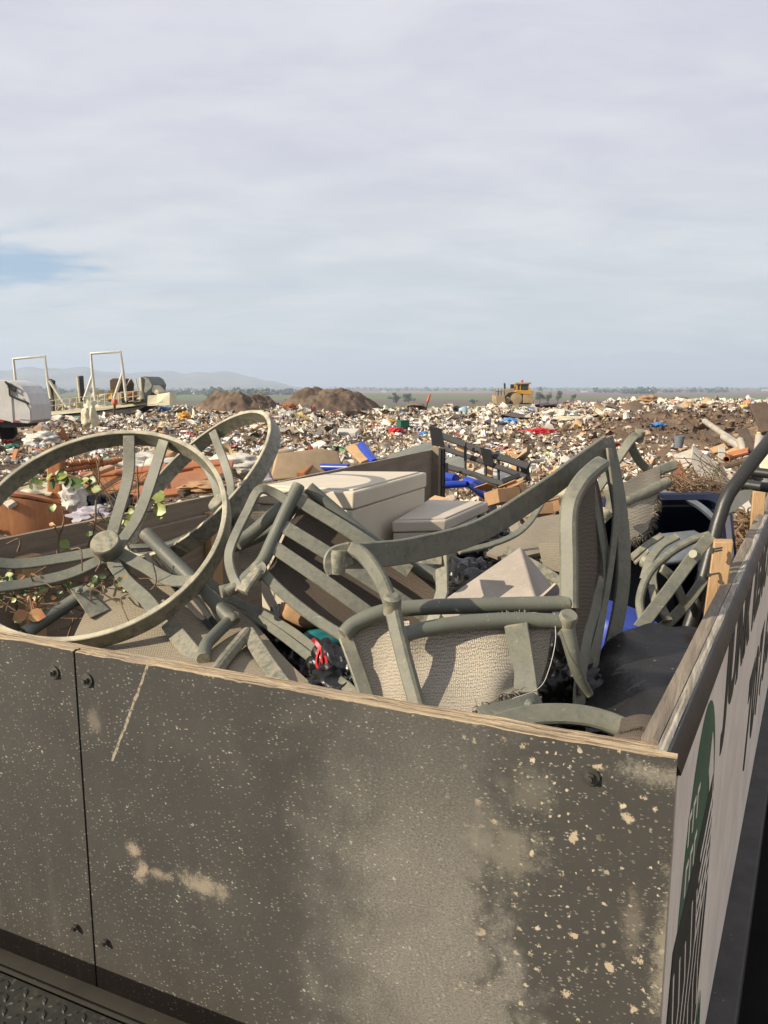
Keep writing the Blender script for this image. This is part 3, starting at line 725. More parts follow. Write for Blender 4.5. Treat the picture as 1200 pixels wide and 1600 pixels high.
# ------------------------------------------------------------------ the truck deck we stand on
DK = thing('truck_deck', 'black diamond plate truck deck with rounded lip in front of the trailer panel', 'truck deck', (CX, CY, 0), R(-23.66))
DZ = 1.776
MB().box((-1.3, -.94, DZ - .045), (3.6, 1.51, .078)).build('frame', M['black_metal'], DK)
lipm = MB(); lipm.sweep([V(-3.1, -.155, DZ - .045), V(.4, -.155, DZ - .045)], [(-.018, -.045), (.018, -.045), (.018, .033), (.015, .041), (.008, .045), (-.018, .045)], up=(0, 0, 1)); lipm.build('lip', M['deck_black'], DK)
MB().tube([V(-3.1, -.180, DZ + .001), V(.4, -.180, DZ + .001)], .0045, 8).build('weld_bead', M['deck_black'], DK)
pm = MB(); pm.hexa([V(-3.1, -1.62, DZ - .006), V(.4, -1.62, DZ - .006), V(.4, -.187, DZ - .006), V(-3.1, -.187, DZ - .006)], [V(-3.1, -1.62, DZ - .002), V(.4, -1.62, DZ - .002), V(.4, -.187, DZ - .002), V(-3.1, -.187, DZ - .002)])
st = .026
for i in range(int(1.9 / st)):
    for j in range(int(.75 / st)):
        x, y = -2.5 + i * st, -.206 - j * st; a = R(45 if (i + j) % 2 else -45); c, s_ = math.cos(a), math.sin(a)
        L, w_, hh = .0135, .0042, .0022
        ring = [(-L, 0), (-L * .4, -w_), (L * .4, -w_), (L, 0), (L * .4, w_), (-L * .4, w_)]
        b = [V(x + u * c - v * s_, y + u * s_ + v * c, DZ - .002) for u, v in ring]; t_ = [V(x + .6 * (u * c - v * s_), y + .6 * (u * s_ + v * c), DZ - .002 + hh) for u, v in ring]
        pm.add(b + t_, [(0, 1, 7, 6), (1, 2, 8, 7), (2, 3, 9, 8), (3, 4, 10, 9), (4, 5, 11, 10), (5, 0, 6, 11), (6, 7, 8, 9, 10, 11)])
pm.build('diamond_plate', M['plate'], DK, smooth=0)

# ------------------------------------------------------------------ round table bases (ring, hub, paired spokes)
def table_base(name, label, c, n, rad, centres, rot=0.0, hubdrop=.10, cap=.043, width=.056, stem=None, rimseed=0):
    c = Vector(c); n = Vector(n).normalized(); u = n.cross(V(0, 0, 1)).normalized(); v = u.cross(n)
    root = thing(name, label, 'table base', c - n * hubdrop)
    def on(a, r, h): return c + (u * math.cos(a) + v * math.sin(a)) * r + n * h
    th = .015; K = 120; ring = MB(); vs = []; fs = []
    r0 = np.random.default_rng(rimseed)
    sec = [(-th / 2, -width), (th / 2, -width), (th / 2, -.002), (th / 2 - .002, 0), (-th / 2 + .002, 0), (-th / 2, -.002)]
    for k in range(K):
        a = 2 * math.pi * k / K
        for q, h in sec: vs.append(on(a, rad - th / 2 + q, h))
    for k in range(K):
        for j in range(6): fs.append((k * 6 + j, k * 6 + (j + 1) % 6, ((k + 1) % K) * 6 + (j + 1) % 6, ((k + 1) % K) * 6 + j))
    ring.add(vs, fs)
    for q in range(len(fs)):
        if q % 6 in (2, 3, 4): ring.mi[q] = 1
    ring.build('ring', [M['frame'], M['rim']], root)
    hb = c - n * hubdrop
    MB().lathe([(.030, -.10), (.034, -.06), (.034, -.01), (.040, .0), (.040, .030), (cap * .92, .031), (cap, .035), (cap, .050), (cap * .93, .054), (.0, .055)], hb, n, 36, caps=False).build('hub', M['frame'], root)
    for ac in centres:
        for sgn in (-1, 1):
            a1 = R(ac + sgn * 9.5) + rot; a0 = R(ac + sgn * 32) + rot
            pts = [hb + (u * math.cos(a0) + v * math.sin(a0)) * .030, on(R(ac + sgn * 14) + rot, rad * .36, -hubdrop * .92), on(R(ac + sgn * 9) + rot, rad * .68, -hubdrop * .62), on(a1, rad - th - .001, -.012)]
            pts = spline(pts, 8); ups = []
            MB().bar(pts, .038, .008, nrm=n).build('spoke', M['frame'], root)
    if stem:
        MB().tube([hb - n * .09, hb - n * stem], .026, 16).build('pedestal', M['frame'], root)
    return root
table_base('patio_table_base', 'big wheel-like patio table base with disc hub, leaning behind the left panel', (-.827, 2.165, 2.610), (-.055, -.665, .745), .38, (99, 331.5, 219), hubdrop=.135, rimseed=1)
table_base('patio_table_base', 'steeply tilted round olive metal ring standing behind the big wheel-like table base', (-.699, 2.829, 2.658), (-.569, -.409, .713), .36, (155, 35, 275), hubdrop=.17, rimseed=2)

# ------------------------------------------------------------------ patio chairs
def fringe(mb, edge, d, ln, n, seed=0, spread=.5, r=.0008):
    g = random.Random(seed); d = Vector(d).normalized(); ed = [Vector(e) for e in edge]
    for k in range(n):
        t = g.random() * (len(ed) - 1); i = min(int(t), len(ed) - 2); p = ed[i].lerp(ed[i + 1], t - i)
        q = (d + V(g.gauss(0, spread), g.gauss(0, spread), g.gauss(0, spread))).normalized(); L = ln * g.uniform(.3, 1)
        s = q.orthogonal().normalized() * r * 1.5; w = q.cross(s).normalized() * r * 1.5
        m_ = p + q * L * .55 + V(g.gauss(0, .15), g.gauss(0, .15), -.1) * L * .4; e = p + q * L + V(0, 0, -L * .35)
        mb.add([p + s, p - s * .5 + w, p - s * .5 - w, m_ + s, m_ - s * .5 + w, m_ - s * .5 - w, e], [(0, 1, 4, 3), (1, 2, 5, 4), (2, 0, 3, 5), (3, 4, 6), (4, 5, 6), (5, 3, 6)], [[(0, 0)] * 4] * 3 + [[(0, 0)] * 3] * 3)

# --- chair in front of the heap: big curved arm bar, seat rail, worn sling hanging down
CB = thing('patio_chair', 'upended patio chair with long curved arm bar and shredded grey sling, nearest the panel', 'chair', P(740, 1080, 1.5))
AN = V(.56, -.83, .05)
b = MB(); b.bar(spline(T([(540, 868, 1.52), (580, 867, 1.54), (650, 858, 1.60), (750, 829, 1.70), (850, 767, 1.81), (900, 730, 1.88), (948, 696, 1.95)]), 8), .054, .011, nrm=AN); b.build('arm_rest', M['frame'], CB)
b = MB(); b.bar(spline(T([(548, 865, 1.52), (527, 871, 1.512), (524, 882, 1.505), (528, 892, 1.503)]), 5), .048, .011, nrm=V(.2, -.95, .1)); b.lathe([(.0165, -.024), (.0165, .024)], P(528, 878, 1.51), (.08, .1, 1), 20); b.build('arm_scroll', M['frame'], CB)
b = MB(); b.bar(spline(T([(946, 684, 1.95), (961, 750, 1.95), (971, 820, 1.94), (974, 890, 1.92), (968, 950, 1.90), (955, 1010, 1.87)]), 8), .050, .011, nrm=AN); b.build('rear_leg', M['frame'], CB)
b = MB(); b.bar(spline(T([(546, 857, 1.52), (568, 868, 1.51), (590, 897, 1.49), (604, 925, 1.475), (612, 950, 1.465)]), 8), .030, .018, nrm=V(-.6, -.5, .5)); b.bar(spline(T([(612, 945, 1.465), (622, 990, 1.44), (636, 1045, 1.41), (654, 1110, 1.37)]), 8), .030, .022, nrm=V(-.5, -.8, .2)); b.lathe([(.018, -.02), (.018, .016), (.012, .021)], P(613, 944, 1.462), (0, -.3, 1), 18); b.build('front_leg', M['frame'], CB)
seat = MB(); seat.tube(spline(T([(537, 992, 1.585), (556, 974, 1.60), (600, 956, 1.61), (660, 949, 1.62), (760, 946, 1.62), (888, 943, 1.63)]), 8), .0175, 14); seat.bar(spline(T([(889, 950, 1.63), (889, 880, 1.66), (888, 815, 1.69), (893, 782, 1.71), (908, 754, 1.75), (926, 735, 1.80), (940, 724, 1.84)]), 8), .038, .028, nrm=V(-.5, -.85, .1)); seat.build('seat_frame', M['frame'], CB)
cr = MB(); cr.tube(spline(T([(628, 993, 1.455), (660, 984, 1.475), (720, 974, 1.49), (800, 969, 1.50), (888, 972, 1.50)]), 8), .0160, 14); cr.lathe([(.019, -.022), (.019, .020), (.016, .024)], P(885, 973, 1.50), (.1, -.5, .85), 18); cr.build('cross_tube', M['frame'], CB)
b = MB(); b.tube(spline(T([(885, 980, 1.50), (893, 1015, 1.49), (902, 1050, 1.49), (920, 1085, 1.50)]), 8), lambda t: .0175 * (1 - .45 * t), 12); b.build('brace', M['frame'], CB)
b = MB(); b.bar(spline(T([(806, 975, 1.485), (812, 1010, 1.47), (818, 1050, 1.45), (823, 1092, 1.42)]), 8), .047, .008, nrm=V(-.25, -.9, .3)); b.build('strap', M['frame'], CB)
b = MB()
for pts in ([(952, 700, 1.93), (962, 790, 1.9), (956, 870, 1.86), (942, 960, 1.8), (930, 1040, 1.72), (925, 1100, 1.65)], [(925, 760, 1.9), (938, 830, 1.88), (946, 890, 1.85), (940, 960, 1.8), (915, 1060, 1.68), (910, 1100, 1.62)]):
    b = MB(); b.bar(spline(T(pts), 8), .022, .007, nrm=V(.6, -.78, .1)); b.build('frame_strap', M['frame'], CB)
b = MB(); b.bar(spline(T([(942, 905, 1.84), (926, 960, 1.78), (914, 1010, 1.7), (906, 1070, 1.62), (905, 1110, 1.58)]), 8), .036, .009, nrm=V(.5, -.85, .1)); b.build('leg_strap', M['frame'], CB)
b = MB(); b.patch([T([(903, 742, 1.80), (916, 735, 1.85), (928, 736, 1.92)]), T([(900, 800, 1.74), (920, 790, 1.84), (940, 790, 1.96)]), T([(900, 900, 1.68), (925, 900, 1.80), (952, 900, 1.96)]), T([(895, 1000, 1.64), (915, 1000, 1.74), (938, 1000, 1.9)]), T([(905, 1085, 1.58), (915, 1090, 1.66), (925, 1095, 1.76)])], 16, 30, .003, .004, 7, 3); b.build('sling', M['sling_brown'], CB)
sl_ = MB()
top = T([(642, 985, 1.50), (690, 980, 1.512), (760, 975, 1.522), (820, 973, 1.52), (860, 972, 1.515)])
sl_.patch([top, T([(640, 1040, 1.475), (700, 1035, 1.47), (770, 1030, 1.465), (825, 1028, 1.48), (856, 1020, 1.50)]), T([(652, 1085, 1.42), (700, 1082, 1.415), (765, 1076, 1.41), (800, 1070, 1.44), (848, 1055, 1.48)]), T([(672, 1122, 1.36), (710, 1125, 1.35), (750, 1118, 1.355), (790, 1092, 1.40), (836, 1082, 1.45)])], 44, 34, .003, .010, 11, 1)
ed = T([(738, 1112, 1.36), (765, 1098, 1.375), (790, 1085, 1.395), (815, 1078, 1.42)]); fringe(sl_, ed, V(.15, -.5, -.6), .035, 260, 2, .6)
fringe(sl_, T([(720, 972, 1.515), (790, 962, 1.53), (830, 960, 1.53)]), V(-.2, -.3, .8), .02, 150, 4, .7)
sl_.build('sling', M['sling_worn'], CB)
s2 = MB(); s2.patch([T([(548, 985, 1.62), (570, 972, 1.63), (600, 968, 1.63), (640, 970, 1.60)]), T([(560, 1030, 1.58), (585, 1020, 1.59), (610, 1015, 1.58), (640, 1015, 1.55)]), T([(575, 1075, 1.52), (600, 1072, 1.52), (625, 1070, 1.50), (645, 1072, 1.48)]), T([(590, 1115, 1.45), (612, 1118, 1.44), (635, 1118, 1.42), (655, 1120, 1.41)])], 30, 30, .003, .008, 12, 5)
fringe(s2, T([(585, 985, 1.625), (605, 975, 1.63), (630, 972, 1.61)]), V(-.1, -.3, .9), .018, 160, 6, .8)
s2.build('sling', M['sling_worn'], CB)
b = MB(); b.bar(T([(540, 996, 1.585), (556, 1040, 1.55), (572, 1088, 1.47), (578, 1110, 1.43)]), .030, .010, nrm=V(.3, -.9, .2)); b.build('side_rail', M['frame'], CB)
b = MB(); b.patch([T([(800, 962, 1.60), (835, 958, 1.62), (862, 955, 1.63)]), T([(818, 1010, 1.56), (840, 1010, 1.57), (858, 1008, 1.58)]), T([(826, 1060, 1.51), (840, 1066, 1.51), (852, 1062, 1.52)])], 12, 16, .003, .004, 9, 8); b.build('sling_scrap', M['sling_brown'], CB)
b = MB(); b.prism(T([(741, 1108, 1.335), (824, 1088, 1.375), (836, 1096, 1.37), (840, 1108, 1.355), (760, 1122, 1.31)]), V(.02, .045, -.01)); b.lathe([(.011, 0), (.011, .006), (.006, .007), (.006, .012)], P(826, 1101, 1.36), (.2, -.9, .4), 6); b.build('bracket', M['frame'], CB, bevel=.002)
b = MB(); b.tube(spline(T([(866, 958, 1.50), (868, 1000, 1.47), (858, 1045, 1.43), (842, 1075, 1.39), (800, 1092, 1.37)]), 8), .0007, 6); b.build('loose_thread', M['paper'], CB)

# --- chair lying on its side in the middle: straps across the back of its sling
CA = thing('patio_chair', 'tipped patio chair with flat straps crossing its brown sling, before the big beige box', 'chair', P(540, 960, 2.0))
nA = (P(690, 890, 2.0) - P(466, 760, 2.15)).cross(P(400, 880, 2.02) - P(466, 760, 2.15)).normalized()
if nA.dot(V(0, -1, .3)) < 0: nA = -nA
b = MB(); b.tube(spline(T([(467, 758, 2.15), (446, 800, 2.11), (425, 846, 2.07), (408, 880, 2.03), (375, 912, 2.0)]), 6), .0180, 16); b.tube(T([(375, 912, 2.0), (352, 925, 1.98)]), .015, 12); b.build('seat_rail', M['frame'], CA)
b = MB(); b.tube(spline(T([(482, 762, 2.18), (520, 795, 2.17), (575, 840, 2.15), (640, 880, 2.13), (690, 905, 2.1)]), 6), .0185, 14); b.build('back_rail', M['frame'], CA)
for k, (a, c_) in enumerate((((458, 776, 2.14), (640, 893, 2.06)), ((436, 818, 2.09), (672, 968, 2.0)), ((424, 852, 2.06), (612, 985, 1.95)))):
    pa, pb = P(*a), P(*c_); mid = (pa + pb) / 2 + nA * .012
    b = MB(); b.bar(spline([pa, mid, pb], 8), .038, .007, nrm=nA); b.build('strap', M['frame'], CA)
b = MB(); b.bar(spline(T([(404, 888, 2.03), (440, 925, 1.99), (490, 965, 1.94), (545, 1000, 1.88)]), 8), .029, .014, nrm=nA + V(-.4, 0, .4)); b.lathe([(.022, -.02), (.022, .02)], P(405, 892, 2.02), nA, 18); b.build('side_rail', M['frame'], CA)
b = MB(); b.patch([T([(480, 775, 2.19), (560, 835, 2.17), (640, 885, 2.15), (695, 915, 2.12)]), T([(455, 815, 2.14), (530, 875, 2.12), (610, 930, 2.09), (675, 965, 2.05)]), T([(432, 865, 2.09), (500, 920, 2.06), (570, 965, 2.02), (640, 1000, 1.98)]), T([(415, 898, 2.05), (470, 945, 2.01), (520, 980, 1.97), (590, 1020, 1.92)])], 30, 24, .003, .004, 8, 9); b.build('sling', M['sling_brown'], CA)
b = MB(); b.bar(T([(690, 862, 2.02), (691, 925, 2.0), (672, 985, 1.95)]), .036, .010, nrm=V(-.45, -.85, .2)); b.prism(T([(637, 858, 2.02), (690, 866, 2.01), (690, 882, 2.0), (655, 880, 2.0)]), V(.02, .04, 0)); b.build('front_leg', M['frame'], CA)
b = MB(); b.bar(spline(T([(448, 782, 2.12), (428, 770, 2.13), (405, 766, 2.12), (386, 800, 2.09), (364, 846, 2.04), (358, 872, 2.02), (364, 900, 2.0), (375, 920, 1.98)]), 8), .027, .011, nrm=V(-.25, -.9, .35)); b.build('arm_rest', M['frame'], CA)
b = MB(); b.tube(spline(T([(455, 780, 2.16), (425, 806, 2.14), (390, 836, 2.12), (370, 850, 2.1)]), 6), .019, 14); b.tube(spline(T([(462, 790, 2.2), (430, 826, 2.18), (380, 850, 2.15), (360, 856, 2.14)]), 6), .015, 12); b.build('leg_tube', M['frame'], CA)
b = MB(); b.tube(spline(T([(406, 892, 2.02), (372, 916, 2.0), (345, 925, 1.98)]), 4), .017, 14); b.bar(T([(402, 890, 2.01), (378, 925, 1.97)]), .04, .02, nrm=V(-.5, -.8, .3)); b.build('joint', M['frame'], CA)
b = MB(); b.patch([T([(385, 800, 2.22), (420, 800, 2.24), (440, 815, 2.22)]), T([(372, 850, 2.18), (398, 850, 2.2), (420, 860, 2.18)]), T([(378, 890, 2.12), (395, 890, 2.12), (408, 888, 2.12)])], 14, 14, .003, .004, 8, 10); b.build('sling', M['sling'], CA)

# --- chair under the big wheel: tan sling, tubes, flat strap
CC = thing('patio_chair', 'patio chair with faded tan sling lying under the big wheel-like table base', 'chair', P(280, 1030, 1.828))
b = MB(); b.patch([T([(150, 925, 2.180), (215, 905, 2.220), (300, 905, 2.230), (360, 940, 2.180)]), T([(120, 985, 2.057), (210, 955, 2.120), (310, 960, 2.100), (420, 1000, 1.984)]), T([(110, 1015, 1.931), (210, 1010, 1.938), (330, 1020, 1.883), (470, 1055, 1.749)]), T([(110, 1045, 1.805), (220, 1055, 1.769), (360, 1080, 1.651), (540, 1110, 1.525)])], 40, 30, .003, .006, 6, 11); b.build('sling', M['sling'], CC)
b = MB(); b.tube(spline(T([(226, 832, 2.190), (262, 868, 2.150), (310, 915, 2.080), (362, 968, 2.000)]), 6), .0195, 16); b.lathe([(.021, -.012), (.021, .004), (.0185, .008)], P(364, 970, 1.995), (.62, -.45, -.64), 18); b.build('seat_rail', M['frame'], CC)
b = MB(); b.tube(spline(T([(356, 972, 1.987), (338, 990, 1.929), (322, 1008, 1.872), (318, 1030, 1.808)]), 5), .0165, 14); b.build('stub_tube', M['frame'], CC)
b = MB(); b.bar(T([(246, 945, 2.040), (275, 990, 1.959), (312, 1036, 1.828)]), 0.046, .009, nrm=V(-.3, -.6, .75)); b.build('strap', M['frame'], CC)
b = MB(); b.bar(T([(386, 988, 1.952), (352, 1030, 1.798), (328, 1062, 1.668)]), .028, .028, nrm=V(-.4, -.6, .7)); b.bar(T([(386, 988, 1.952), (420, 1040, 1.772), (455, 1090, 1.615)]), .040, .016, nrm=V(.25, -.9, .3)); b.build('leg_frame', M['frame'], CC)
for k, pts in enumerate(([(308, 893, 2.170), (380, 950, 2.100), (450, 1000, 1.954), (560, 1088, 1.598)], [(345, 930, 2.130), (420, 965, 2.060), (480, 1005, 1.916), (545, 1075, 1.658)])):
    b = MB(); b.bar(spline(T(pts), 8), .024, .007, nrm=V(-.1, -.75, .65)); b.build('frame_strap', M['frame'], CC)
b = MB(); b.tube(spline(T([(38, 990, 2.049), (90, 955, 2.130), (148, 918, 2.180)]), 5), .020, 14); b.build('cross_tube', M['frame'], CC)
b = MB(); b.prism(T([(108, 920, 2.150), (128, 914, 2.170), (172, 952, 2.120), (140, 966, 2.080)]), V(.005, .02, -.012)); b.lathe([(.012, 0), (.012, .006), (.006, .007), (.006, .012)], P(124, 923, 2.140), (0, -.8, .6), 6); b.build('bracket', M['frame'], CC, bevel=.002)
b = MB()
for k in range(2): b.bar(spline(T([(228 + 20 * k, 866, 2.230), (262 + 18 * k, 905, 2.170), (300 + 16 * k, 950, 2.080), (335 + 10 * k, 985, 1.997)]), 6), .014, .006, nrm=V(0, -.7, .7))
b.build('side_rail', M['black_steel'], CC)

# --- torn chair at the back right
CE = thing('patio_chair', 'broken patio chair with a torn sling fraying over the navy bin, hooked arm sticking up', 'chair', P(1000, 800, 2.7))
b = MB(); b.bar(spline(T([(1001, 679, 2.75), (990, 683, 2.73), (978, 698, 2.72), (962, 722, 2.72), (940, 755, 2.7), (915, 790, 2.68)]), 8), .032, .012, nrm=V(-.3, -.8, .5)); b.lathe([(.018, -.02), (.018, .02)], P(999, 681, 2.75), (.1, -.3, 1), 16); b.build('arm_rest', M['frame'], CE)
b = MB(); b.bar(spline(T([(984, 688, 2.74), (990, 705, 2.74), (1000, 722, 2.75), (1016, 740, 2.76), (1022, 760, 2.76)]), 8), .030, .012, nrm=V(-.5, -.8, .3)); b.build('front_leg', M['frame'], CE)
b = MB(); b.tube(T([(972, 786, 2.60), (1010, 770, 2.65), (1043, 753, 2.70)]), .020, 14); b.build('seat_rail', M['frame'], CE)
b = MB(); b.bar(spline(T([(1014, 747, 2.72), (1032, 735, 2.74), (1055, 726, 2.76)]), 5), .036, .02, nrm=V(-.3, -.9, .2)); b.build('arm_end', M['frame'], CE)
b = MB(); b.patch([T([(970, 757, 2.62), (1005, 738, 2.68), (1030, 729, 2.72)]), T([(972, 770, 2.61), (1006, 755, 2.66), (1030, 745, 2.70)]), T([(972, 790, 2.59), (1008, 773, 2.64), (1030, 764, 2.68)]), T([(978, 815, 2.57), (1005, 805, 2.6), (1020, 800, 2.62)]), T([(982, 842, 2.55), (1000, 836, 2.57), (1012, 828, 2.58)])], 20, 26, .003, .008, 10, 12)
fringe(b, T([(1022, 735, 2.72), (1026, 765, 2.68), (1020, 800, 2.62), (1012, 828, 2.58)]), V(.8, -.2, -.2), .035, 240, 9, .6, .0009); fringe(b, T([(982, 842, 2.55), (1000, 838, 2.57), (1014, 828, 2.58)]), V(0, -.4, -.6), .04, 130, 10, .7, .0009)
b.build('sling', M['sling_worn'], CE)
b = MB(); b.bar(T([(986, 872, 2.5), (1010, 852, 2.53), (1034, 836, 2.56)]), .022, .012, nrm=V(0, -.7, .7)); b.bar(T([(992, 880, 2.48), (1012, 862, 2.5)]), .012, .01, nrm=V(0, -.7, .7)); b.build('bracket', M['frame'], CE)
b = MB()
for pts in ([(938, 810, 2.45), (948, 800, 2.46)], [(952, 762, 2.5), (958, 780, 2.5), (955, 800, 2.5)]): b.tube(T(pts), .022, 12)
b.build('stub_tube', M['frame'], CE)

# --- pale tan sling chair lying flat behind
CD = thing('patio_chair', 'pale tan sling chair lying flat with a thin curved arm, right of the beige boxes', 'chair', P(830, 880, 2.8))
b = MB(); b.patch([T([(760, 868, 2.7), (800, 838, 3.0), (842, 812, 3.3), (884, 806, 3.4)]), T([(780, 876, 2.62), (815, 855, 2.8), (850, 838, 3.0), (890, 832, 3.05)]), T([(800, 880, 2.55), (830, 872, 2.62), (860, 866, 2.7), (892, 866, 2.7)])], 26, 16, .012, .006, 6, 13); b.build('sling', M['sling'], CD)
b = MB(); b.bar(spline(T([(716, 862, 2.55), (760, 853, 2.6), (800, 838, 2.68), (825, 818, 2.75), (845, 788, 2.85)]), 8), .026, .010, nrm=V(-.2, -.5, .85)); b.build('arm_rest', M['frame'], CD)
b = MB(); b.bar(T([(790, 860, 2.5), (838, 885, 2.45), (880, 912, 2.4)]), .034, .012, nrm=V(-.3, -.6, .7)); b.build('side_rail', M['frame'], CD)
b = MB(); b.patch([T([(840, 850, 2.6), (880, 850, 2.6)]), T([(850, 890, 2.5), (884, 896, 2.5)])], 8, 8, .004, .004, 7, 14); b.build('sling_flap', M['sling'], CD)

# --- crossing-arc table base at the right, and the arc at the front
AR = thing('table_leg_frame', 'olive crossed-arc table leg frame with a pale oval sticker before the navy bin', 'table base', P(1040, 980, 2.0))
nR = V(-.25, -.9, .35)
def arcbar(pts, name, w=.034, m='frame', n=nR, th=.012): bb = MB(); bb.bar(spline(T(pts), 8), w, th, nrm=n); return bb.build(name, M[m], AR)
d1 = arcbar([(1110, 838, 2.25), (1085, 868, 2.2), (1045, 922, 2.12), (1012, 965, 2.05), (994, 988, 2.02)], 'leg_bar', .036)
arcbar([(1108, 836, 2.27), (1080, 845, 2.26), (1045, 866, 2.24), (1015, 895, 2.2), (1000, 935, 2.15), (1004, 972, 2.08)], 'arc', .022, n=V(-.6, -.6, .5), th=.02)
arcbar([(1058, 838, 2.36), (1034, 852, 2.34), (1016, 875, 2.31), (1006, 905, 2.28)], 'arc', .026, n=V(-.5, -.7, .5))
arcbar([(1046, 866, 2.3), (1022, 892, 2.27), (1022, 925, 2.22)], 'arc', .022)
arcbar([(1100, 905, 2.3), (1075, 940, 2.25), (1045, 972, 2.18), (1018, 992, 2.12)], 'leg_bar', .032)
arcbar([(1034, 888, 2.26), (1052, 905, 2.26), (1070, 945, 2.24)], 'cross_bar', .03, n=V(.4, -.8, .4))
arcbar([(1022, 925, 2.22), (1044, 970, 2.16)], 'cross_bar', .03, n=V(.4, -.8, .4))
arcbar([(1018, 915, 2.2), (1024, 950, 2.14)], 'cross_bar', .02)
b = MB(); b.tube(T([(1006, 876, 2.34), (1022, 884, 2.31)]), .022, 14); b.build('stub_tube', M['frame'], AR)
b = MB(); cc = P(1082, 866, 2.19); ax = (P(1090, 858, 2.21) - P(1074, 876, 2.17)).normalized(); sx_ = nR.normalized().cross(ax).normalized(); b.prism([cc + nR.normalized() * .0068 + ax * .018 * math.cos(a) + sx_ * .011 * math.sin(a) for a in np.linspace(0, 2 * math.pi, 21)[:-1]], nR.normalized() * .002); b.build('sticker', M['cream_plastic'], d1)
AF = thing('curved_table_bar', 'single flat olive arc lying just behind the panel edge near the corner', 'table part', P(860, 1130, 1.3))
b = MB(); b.bar(spline(T([(752, 1146, 1.285), (790, 1128, 1.31), (840, 1117, 1.33), (900, 1117, 1.34), (950, 1128, 1.335), (1000, 1150, 1.31)]), 10), .038, .016, nrm=V(-.15, -.75, .65)); b.build('rim_bar', M['frame'], AF)
b = MB(); b.bar(T([(800, 1165, 1.27), (830, 1150, 1.29), (870, 1142, 1.31)]), .014, .008, nrm=V(0, -.5, .85)); b.build('strap', M['frame'], AF)
FR = thing('sling_roll', 'frayed scrap of brown sling fabric tucked into the corner of the trailer', 'fabric scrap', P(998, 1150, 1.24))
b = MB(); b.patch([T([(972, 1128, 1.30), (1000, 1121, 1.31), (1028, 1124, 1.30)]), T([(968, 1142, 1.25), (996, 1136, 1.25), (1024, 1138, 1.245)]), T([(962, 1158, 1.215), (990, 1154, 1.20), (1016, 1156, 1.19)]), T([(964, 1170, 1.20), (990, 1172, 1.19), (1012, 1172, 1.18)])], 18, 16, .006, .006, 18, 15)
fringe(b, T([(966, 1150, 1.22), (1000, 1140, 1.23), (1022, 1150, 1.205)]), V(0, -.5, .6), .016, 260, 20, .8); fringe(b, T([(962, 1160, 1.21), (990, 1160, 1.20), (1014, 1160, 1.19)]), V(-.2, -.5, .2), .018, 160, 21, .8)
b.build('cloth', M['sling_brown'], FR)

# ------------------------------------------------------------------ beige boxes
def lidded_box(name, label, corners, depth, lid, m, lip=.012, cat='storage box'):
    """corners: the four top corners (near-left, near-right, far-right, far-left)"""
    c = [Vector(q) for q in corners]; mid = sum(c, Vector()) / 4; dn = V(0, 0, -1)
    root = thing(name, label, cat, mid + dn * depth)
    ins = lambda k: [mid + (q - mid) * (1 - k) for q in c]
    bt = ins(.05)
    MB().hexa([q + dn * depth for q in ins(.045)], [q + dn * (lid + .002) for q in ins(.022)]).build('body', m, root, bevel=.006)
    l = MB(); l.hexa([q + dn * (lid - .0) for q in c], [q + dn * .0 for q in c]); lo = l.build('lid', m, root, bevel=.007)
    g = MB(); t = ins(.10); g.hexa([q + V(0, 0, -.002) for q in t], [q + V(0, 0, .006) for q in t]); g.build('lid_panel', m, lo, bevel=.005)
    return root
zb = P(552, 769, 2.75).z
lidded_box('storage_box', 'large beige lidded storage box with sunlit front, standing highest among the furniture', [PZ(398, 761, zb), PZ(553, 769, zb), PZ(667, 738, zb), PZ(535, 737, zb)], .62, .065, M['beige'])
zb2 = P(697, 812, 3.0).z
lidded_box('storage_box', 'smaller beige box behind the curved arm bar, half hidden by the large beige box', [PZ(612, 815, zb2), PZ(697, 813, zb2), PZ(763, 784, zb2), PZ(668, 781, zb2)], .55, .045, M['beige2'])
tb = thing('storage_box', 'beige plastic box tipped onto its corner like a roof peak behind the nearest chair', 'storage box', P(800, 960, 2.0))
ap = P(813, 853, 2.25); e1 = P(655, 962, 2.05) - ap; e2 = P(846, 962, 1.98) - ap; e3 = P(905, 965, 2.45) - ap
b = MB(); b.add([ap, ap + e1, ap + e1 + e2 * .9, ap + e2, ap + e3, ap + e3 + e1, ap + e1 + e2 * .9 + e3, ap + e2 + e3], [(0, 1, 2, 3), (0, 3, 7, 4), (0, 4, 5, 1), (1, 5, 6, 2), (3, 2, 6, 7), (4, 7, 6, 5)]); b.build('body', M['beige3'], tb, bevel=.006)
fl_ = thing('resin_scrap', 'bent beige plastic scrap poking up beside the tipped beige box', 'plastic scrap', P(850, 945, 1.95))
b = MB(); b.patch([T([(826, 942, 1.92), (846, 928, 1.95), (866, 911, 2.0)]), T([(838, 948, 1.98), (856, 934, 2.02), (876, 924, 2.05)])], 10, 6, .006, .002, 8, 22); b.build('sheet', M['beige'], fl_)

